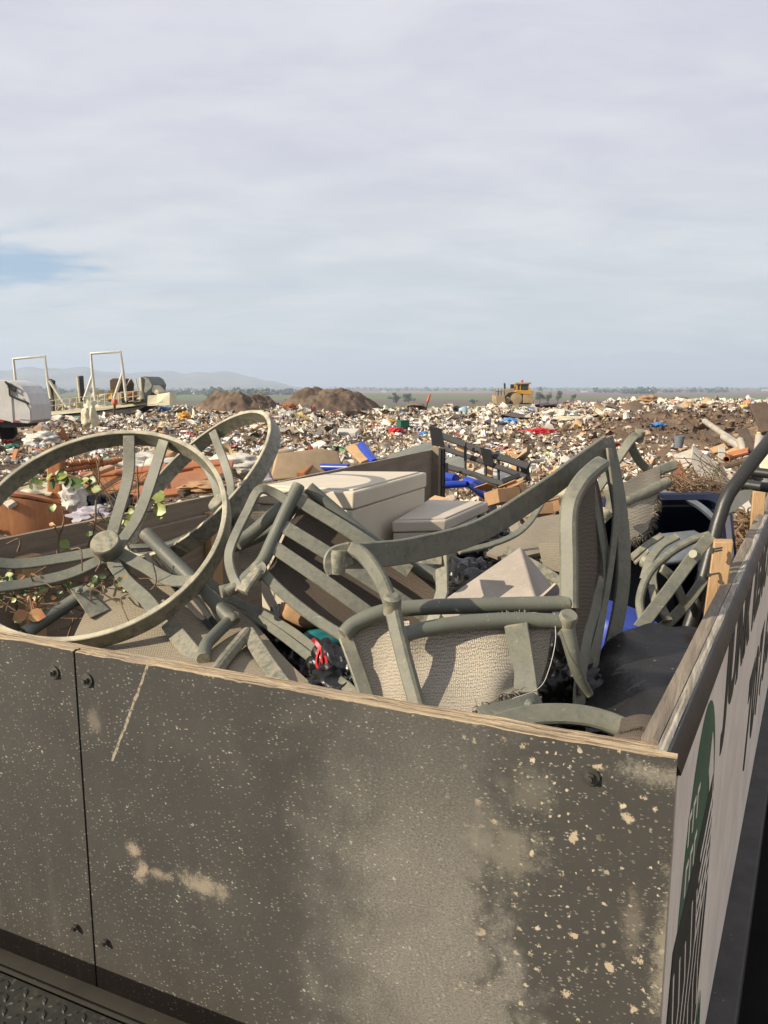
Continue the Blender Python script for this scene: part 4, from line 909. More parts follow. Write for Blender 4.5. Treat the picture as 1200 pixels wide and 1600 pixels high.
# ------------------------------------------------------------------ navy wheeled bin lying open toward us
BN = thing('wheeled_bin', 'navy plastic wheeled bin tipped over with its open mouth facing the camera', 'rubbish bin', P(1050, 985, 2.9))
bc = P(1043, 880, 3.02); bu = (P(1112, 880, 2.72) - P(980, 880, 2.76)).normalized(); bf = V(.42, .80, -.42).normalized(); bf = (bf - bu * bf.dot(bu)).normalized(); bv = bu.cross(bf) * -1
if bv.z < 0: bv = -bv
def rrect(hw, hh, r, n=7):
    out = []
    for cx, cy, a0 in ((hw - r, hh - r, 0), (-hw + r, hh - r, 90), (-hw + r, -hh + r, 180), (hw - r, -hh + r, 270)):
        out += [(cx + r * math.cos(R(a0 + 90 * k / n)), cy + r * math.sin(R(a0 + 90 * k / n))) for k in range(n + 1)]
    return out
def binring(d, hw, hh, r): return [bc + bf * d + bu * a + bv * c for a, c in rrect(hw, hh, r)]
prof = [(.80, .20, .22, .06), (.40, .225, .25, .065), (.05, .243, .275, .07), (.05, .268, .30, .08), (.03, .27, .303, .08), (.0, .268, .30, .08), (-.008, .255, .288, .08), (.0, .236, .268, .075), (.06, .234, .266, .075), (.065, .226, .258, .07), (.40, .215, .24, .06), (.41, .208, .232, .06), (.78, .19, .21, .055)]
b = MB(); rings = [binring(*q) for q in prof]; K = len(rings[0]); vs = [q for r_ in rings for q in r_]; fs = []
for i in range(len(rings) - 1):
    for j in range(K): fs.append((i * K + j, i * K + (j + 1) % K, (i + 1) * K + (j + 1) % K, (i + 1) * K + j))
fs.append(tuple(range(K))); fs.append(tuple((len(rings) - 1) * K + j for j in range(K)))
b.add(vs, fs); b.build('body', M['navy'], BN, smooth=50)
b = MB()
for k in range(3): b.sweep([bc + bf * (.02 + .028 * k) + bu * x + bv * (.31 - .004 * k) for x in np.linspace(-.16, .02, 5)], [(-.008, -.006), (.008, -.006), (.008, .006), (-.008, .006)], up=bv)
b.build('hinge_rib', M['grey_plastic'], BN)
b = MB(); b.sweep([bc + bf * .015 + bu * (.255 * math.cos(a) if abs(math.cos(a)) < .8 else .262 * np.sign(math.cos(a))) + bv * (.30 * math.sin(a)) for a in np.linspace(R(35), R(100), 12)], [(-.01, -.012), (.01, -.012), (.01, .012), (-.01, .012)], up=bf); b.build('rim_lip', M['grey_plastic'], BN)
ld = MB(); ld.prism([bc + bf * (.10) + bu * x + bv * y for x, y in ((-.05, .02), (.17, .045), (.175, .15), (.14, .17), (-.0, .155), (-.06, .10))], bf * .02 + bv * -.01); ld.build('inner_plate', M['grey_plastic'], BN, bevel=.006)

# ------------------------------------------------------------------ black pipe rack leaning on the right wall
PK = thing('pipe_rack', 'bent black steel pipe rack leaning on the right trailer wall, with two short cross pipes', 'pipe rack', P(1078, 985, 2.05))
b = MB(); b.tube(T([(1066, 1012, 2.30), (1085, 955, 2.32), (1104, 885, 2.35), (1121, 820, 2.38), (1131, 788, 2.39), (1139, 771, 2.40), (1150, 756, 2.41), (1176, 722, 2.45), (1206, 684, 2.50), (1260, 618, 2.58)]), .0215, 18); b.build('post', M['black_metal'], PK)
for pts in ([(1166, 736, 2.62), (1215, 742, 2.56)], [(1158, 756, 2.56), (1215, 764, 2.46)]):
    b = MB(); b.tube(T(pts), .0165, 14); b.lathe([(.0185, 0), (.0185, .012)], P(*pts[0]), (P(*pts[1]) - P(*pts[0])), 14); b.build('cross_pipe', M['black_metal'], PK)
b = MB(); b.prism(T([(1140, 772, 2.49), (1176, 765, 2.52), (1172, 780, 2.49), (1138, 806, 2.42)]), V(.0, .012, 0)); b.build('gusset', M['greenboard'], PK)
for k, (tx, ty, bx, by, d, lab) in enumerate(((1131, 847, 1112, 925, 2.18, 'short orange pine stake with two screws beside the black pipe'), (1187, 768, 1180, 800, 3.4, 'pale pine stake end farther along the right wall'))):
    s_ = thing('wood_stake', lab, 'stake', P(bx, by, d)); b = MB(); w = .030
    a, c_ = P(tx, ty, d), P(bx, by + 60, d - .05); sx2 = V(.9, -.1, 0); b.hexa([c_ - sx2 * w, c_ + sx2 * w, c_ + sx2 * w + V(.02, .05, 0), c_ - sx2 * w + V(.02, .05, 0)], [a - sx2 * w, a + sx2 * w, a + sx2 * w + V(.02, .05, 0), a - sx2 * w + V(.02, .05, 0)]); b.build('post', M['wood_pale'], s_, bevel=.003)
    if k == 0:
        for py in (858, 862, 898):
            b = MB(); q = P(1116 - (py - 860) * .12, py, d - .04); b.tube([q + V(.03, .02, 0), q - V(.006, .003, 0)], .0028, 8); b.lathe([(.006, 0), (.006, .004)], q - V(.006, .003, 0), (-1, -.4, 0), 8); b.build('screw', M['steel'], s_)

# ------------------------------------------------------------------ bags and small coloured things in the bed
def lumpy(c, rx, ry, rz, seed=0, sub=3, amp=.22, freq=1.6, wr=.05, rot=0.0):
    bm = bmesh.new(); bmesh.ops.create_icosphere(bm, subdivisions=sub, radius=1.0)
    mb = MB(); vs = []; cr, sr = math.cos(rot), math.sin(rot)
    for v in bm.verts:
        d = v.co.normalized(); o = Vector((seed * 3.7, seed * 1.3, 0))
        k = 1 + amp * mnoise.noise(d * freq + o) + wr * 2 * (abs(mnoise.noise(d * 5 + o)) - .3) + wr * (abs(mnoise.noise(d * 12 + o)) - .3)
        x, y, z = d.x * rx * k, d.y * ry * k, d.z * rz * k
        vs.append(Vector(c) + V(x * cr - y * sr, x * sr + y * cr, z))
    mb.add(vs, [[v.index for v in f.verts] for f in bm.faces]); bm.free(); return mb
def bagthing(label, px, py, y, rx, ry, rz, seed, m='black_bag', name='rubbish_bag', cat='rubbish bag', sub=5, wr=.16, amp=.35, **k):
    c = P(px, py, y); o = lumpy((0, 0, 0), rx, ry, rz, seed, sub, wr=wr, amp=amp, **k).build(name, M[m], None, smooth=60); o.location = c
    return tag(o, label, cat)
mt = thing('black_sheeting', 'dusty crumpled black sheeting filling the corner below the crossed-arc leg frame', 'plastic sheeting', P(1000, 1110, 1.6))
b = MB(); b.patch([T([(930, 1075, 1.72), (945, 1035, 1.80), (960, 1012, 1.86), (985, 992, 1.93), (1020, 986, 1.98), (1062, 990, 2.0), (1098, 1000, 1.96)]), T([(925, 1095, 1.64), (942, 1058, 1.70), (962, 1042, 1.72), (990, 1030, 1.75), (1025, 1024, 1.78), (1060, 1020, 1.80), (1085, 1030, 1.76)]), T([(922, 1125, 1.56), (945, 1105, 1.58), (970, 1100, 1.56), (1000, 1092, 1.57), (1030, 1085, 1.58), (1055, 1085, 1.58), (1070, 1090, 1.56)]), T([(920, 1160, 1.46), (945, 1160, 1.44), (972, 1158, 1.42), (1000, 1155, 1.41), (1028, 1152, 1.40), (1044, 1152, 1.40), (1055, 1152, 1.40)])], 90, 80, .02, .018, 11, 31)
b.build('mat', M['film'], mt)
bagthing('added glossy black bag darkening the gap deep behind the nearest chair brace', 872, 1092, 1.72, .13, .12, .12, 2)  # added bag, makes the gap behind the brace read dark
bagthing('black rubbish bag in the gap left of the shredded sling', 540, 1080, 1.78, .12, .13, .10, 3)
bagthing('black rubbish bag stuffed behind the beige boxes and the curved arm', 742, 868, 3.3, .20, .25, .17, 4)
bagthing('added black bag darkening the gap low under the tipped chair near the left boxes', 470, 1010, 2.3, .18, .2, .14, 5)  # added bag, stands in for the shade under the tipped chair
bagthing('added black bag darkening the gap between the tipped box and the flat tan chair', 745, 925, 2.6, .17, .17, .11, 7)  # added bag, blackens the shaded gap beside the tipped box
tl = tag(lumpy((0, 0, 0), .07, .07, .035, 8, 4, wr=.02).build('plastic_tub', M['teal'], None), 'shiny teal plastic shape glimpsed below the tipped chair', 'plastic tub'); tl.location = P(512, 1000, 2.05)
lumpb = tag(lumpy((0, 0, 0), .08, .07, .05, 18, 3, wr=.05).build('cardboard_scrap', M['card'], None), 'brown crushed carton beside the teal plastic shape', 'carton'); lumpb.location = P(478, 958, 2.15)
bb_ = thing('blue_drum', 'bright blue plastic drum showing between the chair leg and the black matting', 'drum', P(958, 1030, 2.05))
b = MB(); b.lathe([(.10, -.16), (.115, -.15), (.118, -.05), (.112, -.045), (.118, -.04), (.118, .08), (.105, .10), (.0, .10)], P(955, 1010, 2.1), (.25, -.1, .95), 28); b.build('barrel', M['blue'], bb_)
rs = thing('red_strap', 'twisted red ratchet strap hanging between the chair straps', 'strap', P(495, 1070, 1.72))
b = MB()
for k, pts in enumerate(([(488, 998, 1.80), (497, 1008, 1.79), (502, 1025, 1.77), (500, 1050, 1.73), (497, 1075, 1.69)], [(490, 1000, 1.80), (505, 1018, 1.77), (511, 1040, 1.74), (508, 1055, 1.72), (502, 1070, 1.69)], [(499, 1012, 1.785), (494, 1035, 1.76), (502, 1055, 1.72)])):
    b.bar(spline(T(pts), 8), .011 - .002 * k, .002, nrms=[V(math.cos(i * .22 + k), -1, .3 * math.sin(i * .3)) for i in range(8 * (len(pts) - 1) + 1)])
b.build('webbing', M['red'], rs)
rp = tag(MB().patch([T([(998, 1130, 1.34), (1012, 1121, 1.35), (1026, 1120, 1.35)]), T([(1004, 1136, 1.32), (1016, 1128, 1.33), (1028, 1127, 1.33)])], 12, 8, .003, .012, 30, 40).build('red_rag', M['red']), 'scrap of bright red plastic film in the trailer corner', 'plastic scrap')

# loose rubbish lying over the bed floor
def bed_fill():
    mb = MB(); ks = []
    ca, sa = math.cos(R(-23.66)), math.sin(R(-23.66))
    r = np.random.default_rng(11)
    for k in range(900):
        lx, ly = r.uniform(-2.3, -.12), r.uniform(.15, 5.6)
        z = 1.30 + .35 * r.random() ** 2 + .55 * math.exp(-((ly - 4.6) / 1.3) ** 2) * r.random()
        x, y = CX + lx * ca - ly * sa, CY + lx * sa + ly * ca
        s = r.uniform(.05, .16); m = Matrix.Rotation(r.uniform(0, 6.3), 3, 'Z') @ Matrix.Rotation(r.uniform(0, 3), 3, 'X')
        mb.box((x, y, z), (s * r.uniform(.6, 2), s, s * r.uniform(.1, .5)), m, mi=int(r.integers(0, 6)))
    o = mb.build('loose_rubbish', [M['black_bag'], M['wood_dark'], M['card'], M['black_cloth'], M['beige2'], M['wood_grey']]); tag(o, 'loose dark scraps covering the trailer floor between the furniture', 'rubbish', kind='stuff')
bed_fill()

# ------------------------------------------------------------------ vine in the left corner
vn = thing('climbing_vine', 'straggly uprooted vine with yellow-green leaves trailing inside the wheel-like table base', 'vine', P(100, 960, 2.3))
def leaf(mb, c, n, d, L, mi=0):
    n = Vector(n).normalized(); d = Vector(d); d = (d - n * d.dot(n)).normalized(); s = n.cross(d); c = Vector(c)
    row = [(0, .0), (.18, .32), (.45, .46), (.72, .34), (1.0, .0)]
    vs = []; fs = []
    for t, w in row: vs += [c + d * L * t - n * L * .12 * t * t + s * w * L * .9 + n * .08 * L * w, c + d * L * t - n * L * .12 * t * t - n * .04 * L, c + d * L * t - n * L * .12 * t * t - s * w * L * .9 + n * .08 * L * w]
    for i in range(4): fs += [(i * 3, i * 3 + 1, i * 3 + 4, i * 3 + 3), (i * 3 + 1, i * 3 + 2, i * 3 + 5, i * 3 + 4)]
    mb.add(vs, fs, mi=mi)
rr_ = random.Random(5)
stems = [[(30, 760, 2.45), (70, 748, 2.45), (105, 742, 2.4), (135, 755, 2.4), (158, 768, 2.42)], [(90, 870, 2.35), (92, 840, 2.35), (98, 822, 2.33), (100, 808, 2.33), (98, 798, 2.33)], [(92, 835, 2.34), (84, 822, 2.33), (80, 820, 2.32)], [(135, 862, 2.4), (148, 820, 2.4), (150, 785, 2.42), (155, 745, 2.43), (150, 715, 2.45)], [(0, 918, 2.25), (60, 920, 2.3), (120, 912, 2.32), (180, 905, 2.35)], [(45, 985, 2.05), (50, 955, 2.08), (46, 932, 2.1)], [(214, 810, 2.42), (216, 770, 2.44), (214, 728, 2.46)], [(170, 800, 2.5), (190, 790, 2.5), (225, 800, 2.48), (262, 792, 2.4)], [(28, 862, 2.3), (32, 848, 2.3), (28, 842, 2.3), (10, 850, 2.3)]]
b = MB()
for s in stems: b.tube(spline(T(s), 7), lambda t: .0035 * (1.2 - .6 * t), 6)
for k in range(70):
    a = P(rr_.uniform(-40, 230), rr_.uniform(890, 960), rr_.uniform(2.1, 2.5)); e = a + V(rr_.gauss(0, .12), rr_.gauss(0, .06), rr_.gauss(0, .05)); b.tube(spline([a, (a + e) / 2 + V(rr_.gauss(0, .03), 0, rr_.uniform(-.02, .05)), e], 5), rr_.uniform(.0012, .0028), 5)
for k in range(40):
    a = P(rr_.uniform(150, 225), rr_.uniform(760, 850), rr_.uniform(2.5, 2.9)); e = a + V(rr_.gauss(0, .06), rr_.gauss(0, .06), rr_.gauss(.03, .1)); b.tube(spline([a, (a + e) / 2 + V(rr_.gauss(0, .04), 0, rr_.uniform(-.02, .05)), e], 5), rr_.uniform(.0012, .0028), 5)
b.build('stem', M['twig'], vn)
lb = MB()
for (px, py, d, L, mi) in ((15, 763, 2.44, .042, 1), (48, 756, 2.44, .035, 1), (72, 750, 2.43, .034, 0), (84, 748, 2.42, .045, 1), (104, 743, 2.4, .052, 0), (112, 752, 2.39, .05, 1), (124, 752, 2.4, .034, 0), (134, 748, 2.4, .042, 1), (147, 764, 2.4, .040, 0), (84, 786, 2.35, .034, 0), (96, 843, 2.33, .042, 0), (82, 820, 2.32, .02, 2), (256, 776, 2.36, .048, 0), (258, 800, 2.36, .052, 0), (142, 835, 2.38, .026, 0), (150, 836, 2.38, .022, 1), (54, 938, 2.1, .036, 2), (46, 958, 2.08, .05, 2), (2, 905, 2.25, .03, 0), (168, 810, 2.45, .025, 0), (192, 815, 2.42, .028, 0), (200, 800, 2.42, .03, 0)):
    for q in range(2): leaf(lb, P(px, py, d) + V(rr_.uniform(-.008, .008), rr_.uniform(-.01, .01), rr_.uniform(-.006, .006)), V(rr_.uniform(-.6, .2), -.75, rr_.uniform(.1, .7)), V(rr_.uniform(-1, 1), 0, rr_.uniform(-.9, .3)), L * rr_.uniform(.75, 1.1), mi)
for k in range(190):
    px, py = rr_.uniform(-40, 210), rr_.uniform(900, 935) if k % 3 else rr_.uniform(900, 990)
    leaf(lb, P(px, py, rr_.uniform(2.12, 2.5)), V(rr_.uniform(-.7, .5), -.6, rr_.uniform(0, .8)), V(rr_.uniform(-1, 1), rr_.uniform(-.5, .5), rr_.uniform(-1, .5)), rr_.uniform(.010, .024), rr_.choice((1, 1, 1, 1, 1, 1, 0, 2)))
lb.build('leaves', [M['leaf'], M['leaf_dark'], M['leaf_dry']], vn, smooth=60)

# ------------------------------------------------------------------ things tipped beside and behind the trailer
dr = thing('bow_fronted_chest', 'bow-fronted brown wooden drawer lying on the heap beyond the left trailer wall', 'drawer', P(60, 842, 8.5))
top = T([(-30, 772, 8.3), (0, 775, 8.3), (45, 781, 8.35), (90, 790, 8.5), (122, 798, 8.7)]); bot = T([(-30, 838, 8.25), (0, 838, 8.25), (45, 837, 8.3), (90, 828, 8.45), (122, 815, 8.65)])
b = MB(); b.patch([spline(top, 4), spline(bot, 4)], 24, 8, .05, .0, 1, 0); b.build('front', M['wood_brown'], dr)
b = MB(); b.patch([T([(-30, 768, 8.3), (45, 774, 8.4), (122, 794, 8.75)]), T([(-30, 762, 9.0), (45, 766, 9.0), (110, 782, 9.2)])], 12, 6, .03, .0, 1, 0); b.build('edge', M['wood_red'], dr)
pp = thing('bed_post_frame', 'turned wooden crib rail with a square post, standing in the heap behind the bow-fronted drawer', 'crib rail', P(90, 790, 8.9))
b = MB(); q0, q1 = P(88, 788, 8.9), P(88, 717, 8.9); hw = .085; b.hexa([q0 + V(-hw, -hw, -.3), q0 + V(hw, -hw, -.3), q0 + V(hw, hw, -.3), q0 + V(-hw, hw, -.3)], [q1 + V(-hw, -hw, 0), q1 + V(hw, -hw, 0), q1 + V(hw, hw, 0), q1 + V(-hw, hw, 0)]); b.build('post', M['wood_brown'], pp, bevel=.02)
def turned(a, c_, r): 
    a, c_ = Vector(a), Vector(c_); L = (c_ - a).length; prof = []
    for k in range(41):
        t = k / 40; prof.append((r * (.75 + .35 * abs(math.sin(t * math.pi * 2)) + (.35 if (k % 10) in (4, 6) else 0)), t * L))
    return MB().lathe(prof, a, c_ - a, 12)
for a, c_ in (((100, 735, 8.9), (190, 718, 9.4)), ((104, 725, 8.92), (160, 718, 9.2)), ((42, 772, 8.8), (82, 775, 8.9)), ((96, 776, 8.85), (148, 798, 8.9)), ((150, 720, 9.2), (148, 790, 9.0))): turned(P(*a), P(*c_), .034).build('spindle', M['wood_brown'], pp)
hb_ = thing('cabinet_frame', 'red-brown framed wooden cabinet door lying beyond the wall behind the steep ring', 'cabinet door', P(250, 790, 9.0))
cs = T([(128, 744, 9.6), (356, 722, 9.9), (345, 760, 9.1), (140, 786, 8.9)])
nn_ = (cs[1] - cs[0]).cross(cs[3] - cs[0]).normalized(); nn_ = nn_ if nn_.z > 0 else -nn_
for i in range(4):
    a, c_ = cs[i], cs[(i + 1) % 4]; b = MB(); b.bar([a, c_], .16, .05, nrm=nn_); b.build('frame_board', M['wood_red'], hb_)
b = MB(); b.bar([(cs[0] + cs[3]) / 2 * .5 + cs[0] * .5 if False else cs[0].lerp(cs[1], .55), cs[3].lerp(cs[2], .55)], .14, .045, nrm=nn_); b.build('frame_board', M['wood_red'], hb_)
b = MB(); b.prism([q - nn_ * .02 for q in cs], nn_ * .012); b.build('panel', M['wood_brown'], hb_)
def slab(name, label, cat, quad, th, m, extr=None, bev=.0, group=None):
    q = T(quad); n = (q[1] - q[0]).cross(q[3] - q[0]).normalized(); v = Vector(extr) if extr else (n if n.y > 0 else -n) * th
    lo = sum(q, Vector()) / len(q); q2 = [p - lo for p in q]
    o = MB().prism(q2, v).build(name, M[m] if isinstance(m, str) else m, None, bevel=bev); o.location = lo
    return tag(o, label, cat, group)
slab('foam_cushion', 'tan foam cushion standing on edge beyond the trailer wall, right of the steep ring', 'cushion', [(418, 752, 9.0), (470, 750, 9.0), (462, 714, 9.2), (428, 708, 9.1)], .2, 'foam', (.5, .5, .03), .04)
slab('foam_cushion', 'narrow tan foam cushion leaning left of the larger foam cushion', 'cushion', [(401, 748, 9.1), (421, 752, 9.0), (424, 708, 9.2), (410, 704, 9.3)], .16, 'foam', (.25, .3, .02), .04)
for (nm, lab, cat, px, py, y, rx, ry, rz, sd_, m) in (('white_cloth', 'pale blue-white cloth draped between the crib rail and the drawer', 'cloth', 116, 778, 8.6, .15, .14, .19, 101, 'paper'), ('paper_stack', 'heap of cream papers behind the bow-fronted drawer', 'paper', 50, 772, 9.0, .36, .3, .14, 102, 'cream_plastic'), ('paper_stack', 'lavender sheets under the turned crib rail by the wall', 'paper', 148, 806, 8.3, .26, .2, .10, 103, 'lavender'), ('white_cloth', 'white rag on the boards above the red-brown cabinet door', 'cloth', 232, 728, 10.5, .4, .3, .16, 104, 'paper'), ('cardboard_scrap', 'crumpled orange card beyond the red-brown cabinet door', 'card', 262, 718, 10.8, .35, .3, .16, 105, 'card'), ('dark_bag', 'small black bag right of the crib rail', 'rubbish bag', 168, 790, 8.8, .3, .25, .16, 106, 'black_bag'), ('white_cloth', 'off-white crumpled sheet left of the large foam cushion', 'cloth', 372, 728, 10.4, .4, .3, .16, 107, 'paper'), ('cardboard_scrap', 'torn tan card just below the steep ring edge', 'card', 330, 760, 8.6, .3, .2, .07, 108, 'card')):
    o = lumpy((0, 0, 0), rx, ry, rz, sd_, 4, amp=.5, freq=2.4, wr=.12).build(nm, M[m], None, smooth=45); o.location = P(px, py, y); tag(o, lab, cat)
lg = thing('plastic_rack', 'small white plastic stand with thin rails, propped by the trailer wall near the steep ring', 'plastic stand', P(415, 755, 8.4))
b = MB()
for a, c_ in (((407, 728, 8.5), (416, 726, 8.5)), ((372, 757, 8.3), (424, 750, 8.5))): b.tube(T([a, c_]), .022, 8)
b.build('rail', M['paper'], lg)
b = MB(); b.prism(T([(410, 728, 8.5), (416, 728, 8.5), (424, 752, 8.5), (406, 754, 8.5)]), V(.02, .05, 0)); b.build('side', M['lavender'], lg)
def stick(name, label, cat, a, c_, w, th, m, group=None, rnd=False):
    p, q = P(*a), P(*c_); mid = (p + q) / 2; d = q - p; mb = MB()
    if rnd:
        mb.tube([p - mid, q - mid], w / 2, 14)
    else:
        n = d.cross(V(0, 0, 1)); n = n.normalized() if n.length > .01 else V(1, 0, 0); mb.bar([p - mid, q - mid], w, th, nrm=V(-.2, -.5, .8))
    o = mb.build(name, M[m], None); o.location = mid; return tag(o, label, cat, group)
stick('foam_tube', 'upright bright blue foam tube leaning on the greenish board', 'foam tube', (565, 696, 10.0), (586, 724, 9.4), .115, 0, 'blue', None, True)
stick('foam_tube', 'bright blue foam tube lying flat behind the trailer wall', 'foam tube', (495, 730, 9.4), (545, 731, 9.2), .09, 0, 'blue', None, True)
stick('plank', 'short tan plank leaning beside the upright blue tube', 'plank', (548, 698, 10.2), (572, 722, 9.5), .14, .05, 'wood_pale')
slab('fence_panel', 'flat grey-green board standing beyond the far end of the left trailer wall', 'board', [(540, 742, 9.4), (690, 712, 9.4), (672, 690, 10.2), (572, 722, 10.4)], .02, 'greenboard')
slab('cardboard_box', 'flattened orange-brown carton beside the blue tubes', 'carton', [(462, 728, 9.6), (500, 732, 9.4), (488, 715, 9.8), (470, 716, 9.9)], .15, 'card', (.1, .3, .0))

for k, (a, c_, w, m, lab) in enumerate((((226, 744, 9.0), (300, 730, 9.3), .10, 'wood_red', 'reddish strip of moulding lying across the cabinet door'), ((160, 775, 8.7), (222, 752, 9.0), .09, 'wood_brown', 'brown chair rail lying across the left end of the cabinet door'), ((282, 772, 8.6), (352, 744, 9.0), .13, 'wood_dark', 'dark slat leaning across the right end of the cabinet door'), ((118, 752, 9.1), (176, 730, 9.6), .08, 'wood_pale', 'pale slat behind the turned crib rail'), ((470, 742, 9.0), (498, 716, 9.6), .10, 'wood_brown', 'brown plank end right of the large foam cushion'), ((20, 790, 8.2), (-20, 760, 8.6), .10, 'board_white', 'white board end behind the bow-fronted drawer'))):
    stick('scrap_plank', lab, 'plank', a, c_, w, .05, m)

# black lattice gate leaning at the back of the trailer
lt = thing('lattice_gate', 'broken black steel lattice frame with square plates, slumped behind the rear corner post', 'metal frame', P(750, 765, 7.4))
def lb_(pts, w, th=.03, name='rail'): b = MB(); b.bar(T(pts), w, th, nrm=V(.2, -.9, .3)); b.build(name, M['black_steel'], lt)
lb_([(676, 675, 8.4), (752, 705, 8.0), (826, 729, 7.6)], .07); lb_([(688, 699, 8.3), (760, 723, 7.9), (822, 746, 7.6)], .055); lb_([(690, 727, 8.1), (740, 741, 7.8), (770, 752, 7.6), (835, 768, 7.3)], .06)
for x, y0, y1 in ((727, 692, 748), (759, 715, 765), (779, 708, 765), (809, 722, 765)): lb_([(x, y0, 8.0), (x, y1, 7.85)], .028, .02, 'upright')
for q in ([(671, 666), (689, 670), (694, 699), (675, 696)], [(750, 699), (767, 703), (771, 729), (756, 726)], [(812, 722), (825, 724), (829, 752), (815, 750)], [(687, 722), (699, 724), (700, 750), (688, 750)], [(754, 743), (770, 746), (768, 770), (756, 768)]):
    b = MB(); b.prism([P(x, y, 7.8) for x, y in q], V(.01, .03, 0)); b.build('plate', M['black_steel'], lt)
lb_([(735, 740, 7.8), (778, 765, 7.5)], .03, .02, 'brace'); lb_([(785, 752, 7.5), (812, 742, 7.5)], .05, .03, 'brace')
for k, (x, y0, y1) in enumerate(((722, 690, 712), (764, 728, 762), (768, 705, 725), (806, 724, 755))): stick('picket', 'pale pine picket standing behind the black lattice frame', 'picket', (x, y0, 8.35), (x - 3, y1, 8.25), .10, .03, 'wood_pale', 'pine pickets behind the lattice')
slab('plywood_sheet', 'pale grey sheet of board behind the black lattice frame', 'board', [(690, 728, 9.0), (729, 731, 8.8), (727, 712, 9.0), (700, 714, 9.4)], .03, 'greenboard')
slab('plywood_sheet', 'cream sheet leaning at the right end of the black lattice frame', 'board', [(728, 742, 8.6), (800, 752, 8.3), (830, 745, 8.4), (760, 728, 9)], .03, 'paper')
for k, (a, c_, w, lab) in enumerate((((690, 744, 7.6), (712, 748, 7.4), .09, 'blue plastic tube behind the corner post, upper one'), ((690, 758, 7.2), (728, 756, 7.2), .07, 'blue plastic tube lying level behind the lattice'), ((728, 752, 7.3), (756, 762, 7.1), .10, 'short thick blue plastic tube under the lattice'), ((738, 760, 7.0), (758, 775, 6.8), .07, 'short blue tube end lowest under the lattice'))): stick('plastic_tube', lab, 'tube', a, c_, w, 0, 'blue', None, True)
def carton(label, px, py, y, sx, sy, sz, rz, tilt=0.0, m='card'):
    root = thing('cardboard_box', label, 'carton', P(px, py, y)); c = P(px, py, y) + V(0, 0, sz / 2); rot = Matrix.Rotation(rz, 3, 'Z') @ Matrix.Rotation(tilt, 3, 'X')
    MB().box(c, (sx, sy, sz), rot).build('body', M[m], root, bevel=.004)
    for sgn in (-1, 1):
        f = rot @ V(sgn * sx * .5, 0, sz / 2); MB().box(c + f + rot @ V(sgn * sx * .18, 0, .03), (sx * .4, sy * .96, .006), rot @ Matrix.Rotation(-sgn * R(20), 3, 'Y')).build('flap', M[m], root)
    return root
carton('open brown cardboard carton under the right end of the lattice', 785, 787, 5.4, .20, .16, .10, R(30), R(-18))
carton('crushed orange-brown carton right of the open carton', 806, 783, 5.6, .12, .14, .11, R(60), R(-25))
carton('brown carton behind the tan sling of the flat chair', 842, 806, 4.6, .13, .12, .07, R(15), R(-20))
carton('orange cardboard carton between the chair leg and the right heap', 862, 800, 4.9, .10, .12, .08, R(70), R(-20))
stick('crate_slat', 'thin pale slat on top of the smaller beige box', 'slat', (676, 779, 4.3), (706, 786, 4.1), .05, .02, 'wood_pale')
cushion = tag(lumpy((0, 0, 0), .16, .12, .09, 41, 4, wr=.02).build('netting_ball', M['cream_plastic'], None), 'crumpled pale yellow netting under the curved arm of the nearest chair', 'netting'); cushion.location = P(868, 775, 5.5)

# ------------------------------------------------------------------ heap beyond the right wall
wb = thing('wooden_box', 'whitewashed broken wooden box with screw holes, tilted on the heap above the navy bin', 'wooden box', P(1095, 790, 11.5))
A_, B_, C_, D_ = T([(1084, 700, 12.2), (1120, 726, 11.6), (1109, 768, 11.2), (1082, 722, 11.6)])
b = MB(); b.prism(T([(1083, 702, 12.0), (1116, 727, 11.6), (1107, 766, 11.2), (1090, 748, 11.3), (1080, 722, 11.6)]), V(.12, .35, .05)); b.build('face', M['board_white'], wb)
b = MB(); b.prism(T([(1118, 728, 11.55), (1123, 733, 11.6), (1113, 765, 11.3), (1109, 767, 11.2)]), V(.12, .35, .05)); b.build('side', M['cream_plastic'], wb)
b = MB(); b.prism(T([(1052, 711, 12.3), (1084, 700, 12.3), (1081, 722, 11.8), (1066, 738, 11.6)]), V(.05, .1, -.05)); b.build('flap', M['board_white'], wb)
slab('rusty_sheet', 'rusty orange metal sheet standing left of the whitewashed wooden box', 'metal sheet', [(1052, 740, 11.4), (1062, 718, 11.6), (1075, 745, 11.3), (1070, 778, 11.0), (1050, 775, 11.0)], .02, 'rust')
slab('plywood_sheet', 'pale panel end standing right of the whitewashed wooden box', 'board', [(1124, 733, 12), (1132, 728, 12), (1146, 744, 11.6), (1142, 752, 11.4)], .04, 'board_white')
slab('plywood_sheet', 'grey plank face lying behind the bent black pipe', 'board', [(1120, 740, 11.4), (1142, 750, 11.2), (1138, 758, 11.0), (1116, 752, 11.0)], .05, 'wood_grey')
slab('plywood_sheet', 'white angular board under the black pipe gusset by the right wall', 'board', [(1146, 795, 6.0), (1168, 778, 6.2), (1178, 800, 5.8), (1162, 806, 5.6)], .02, 'paper')
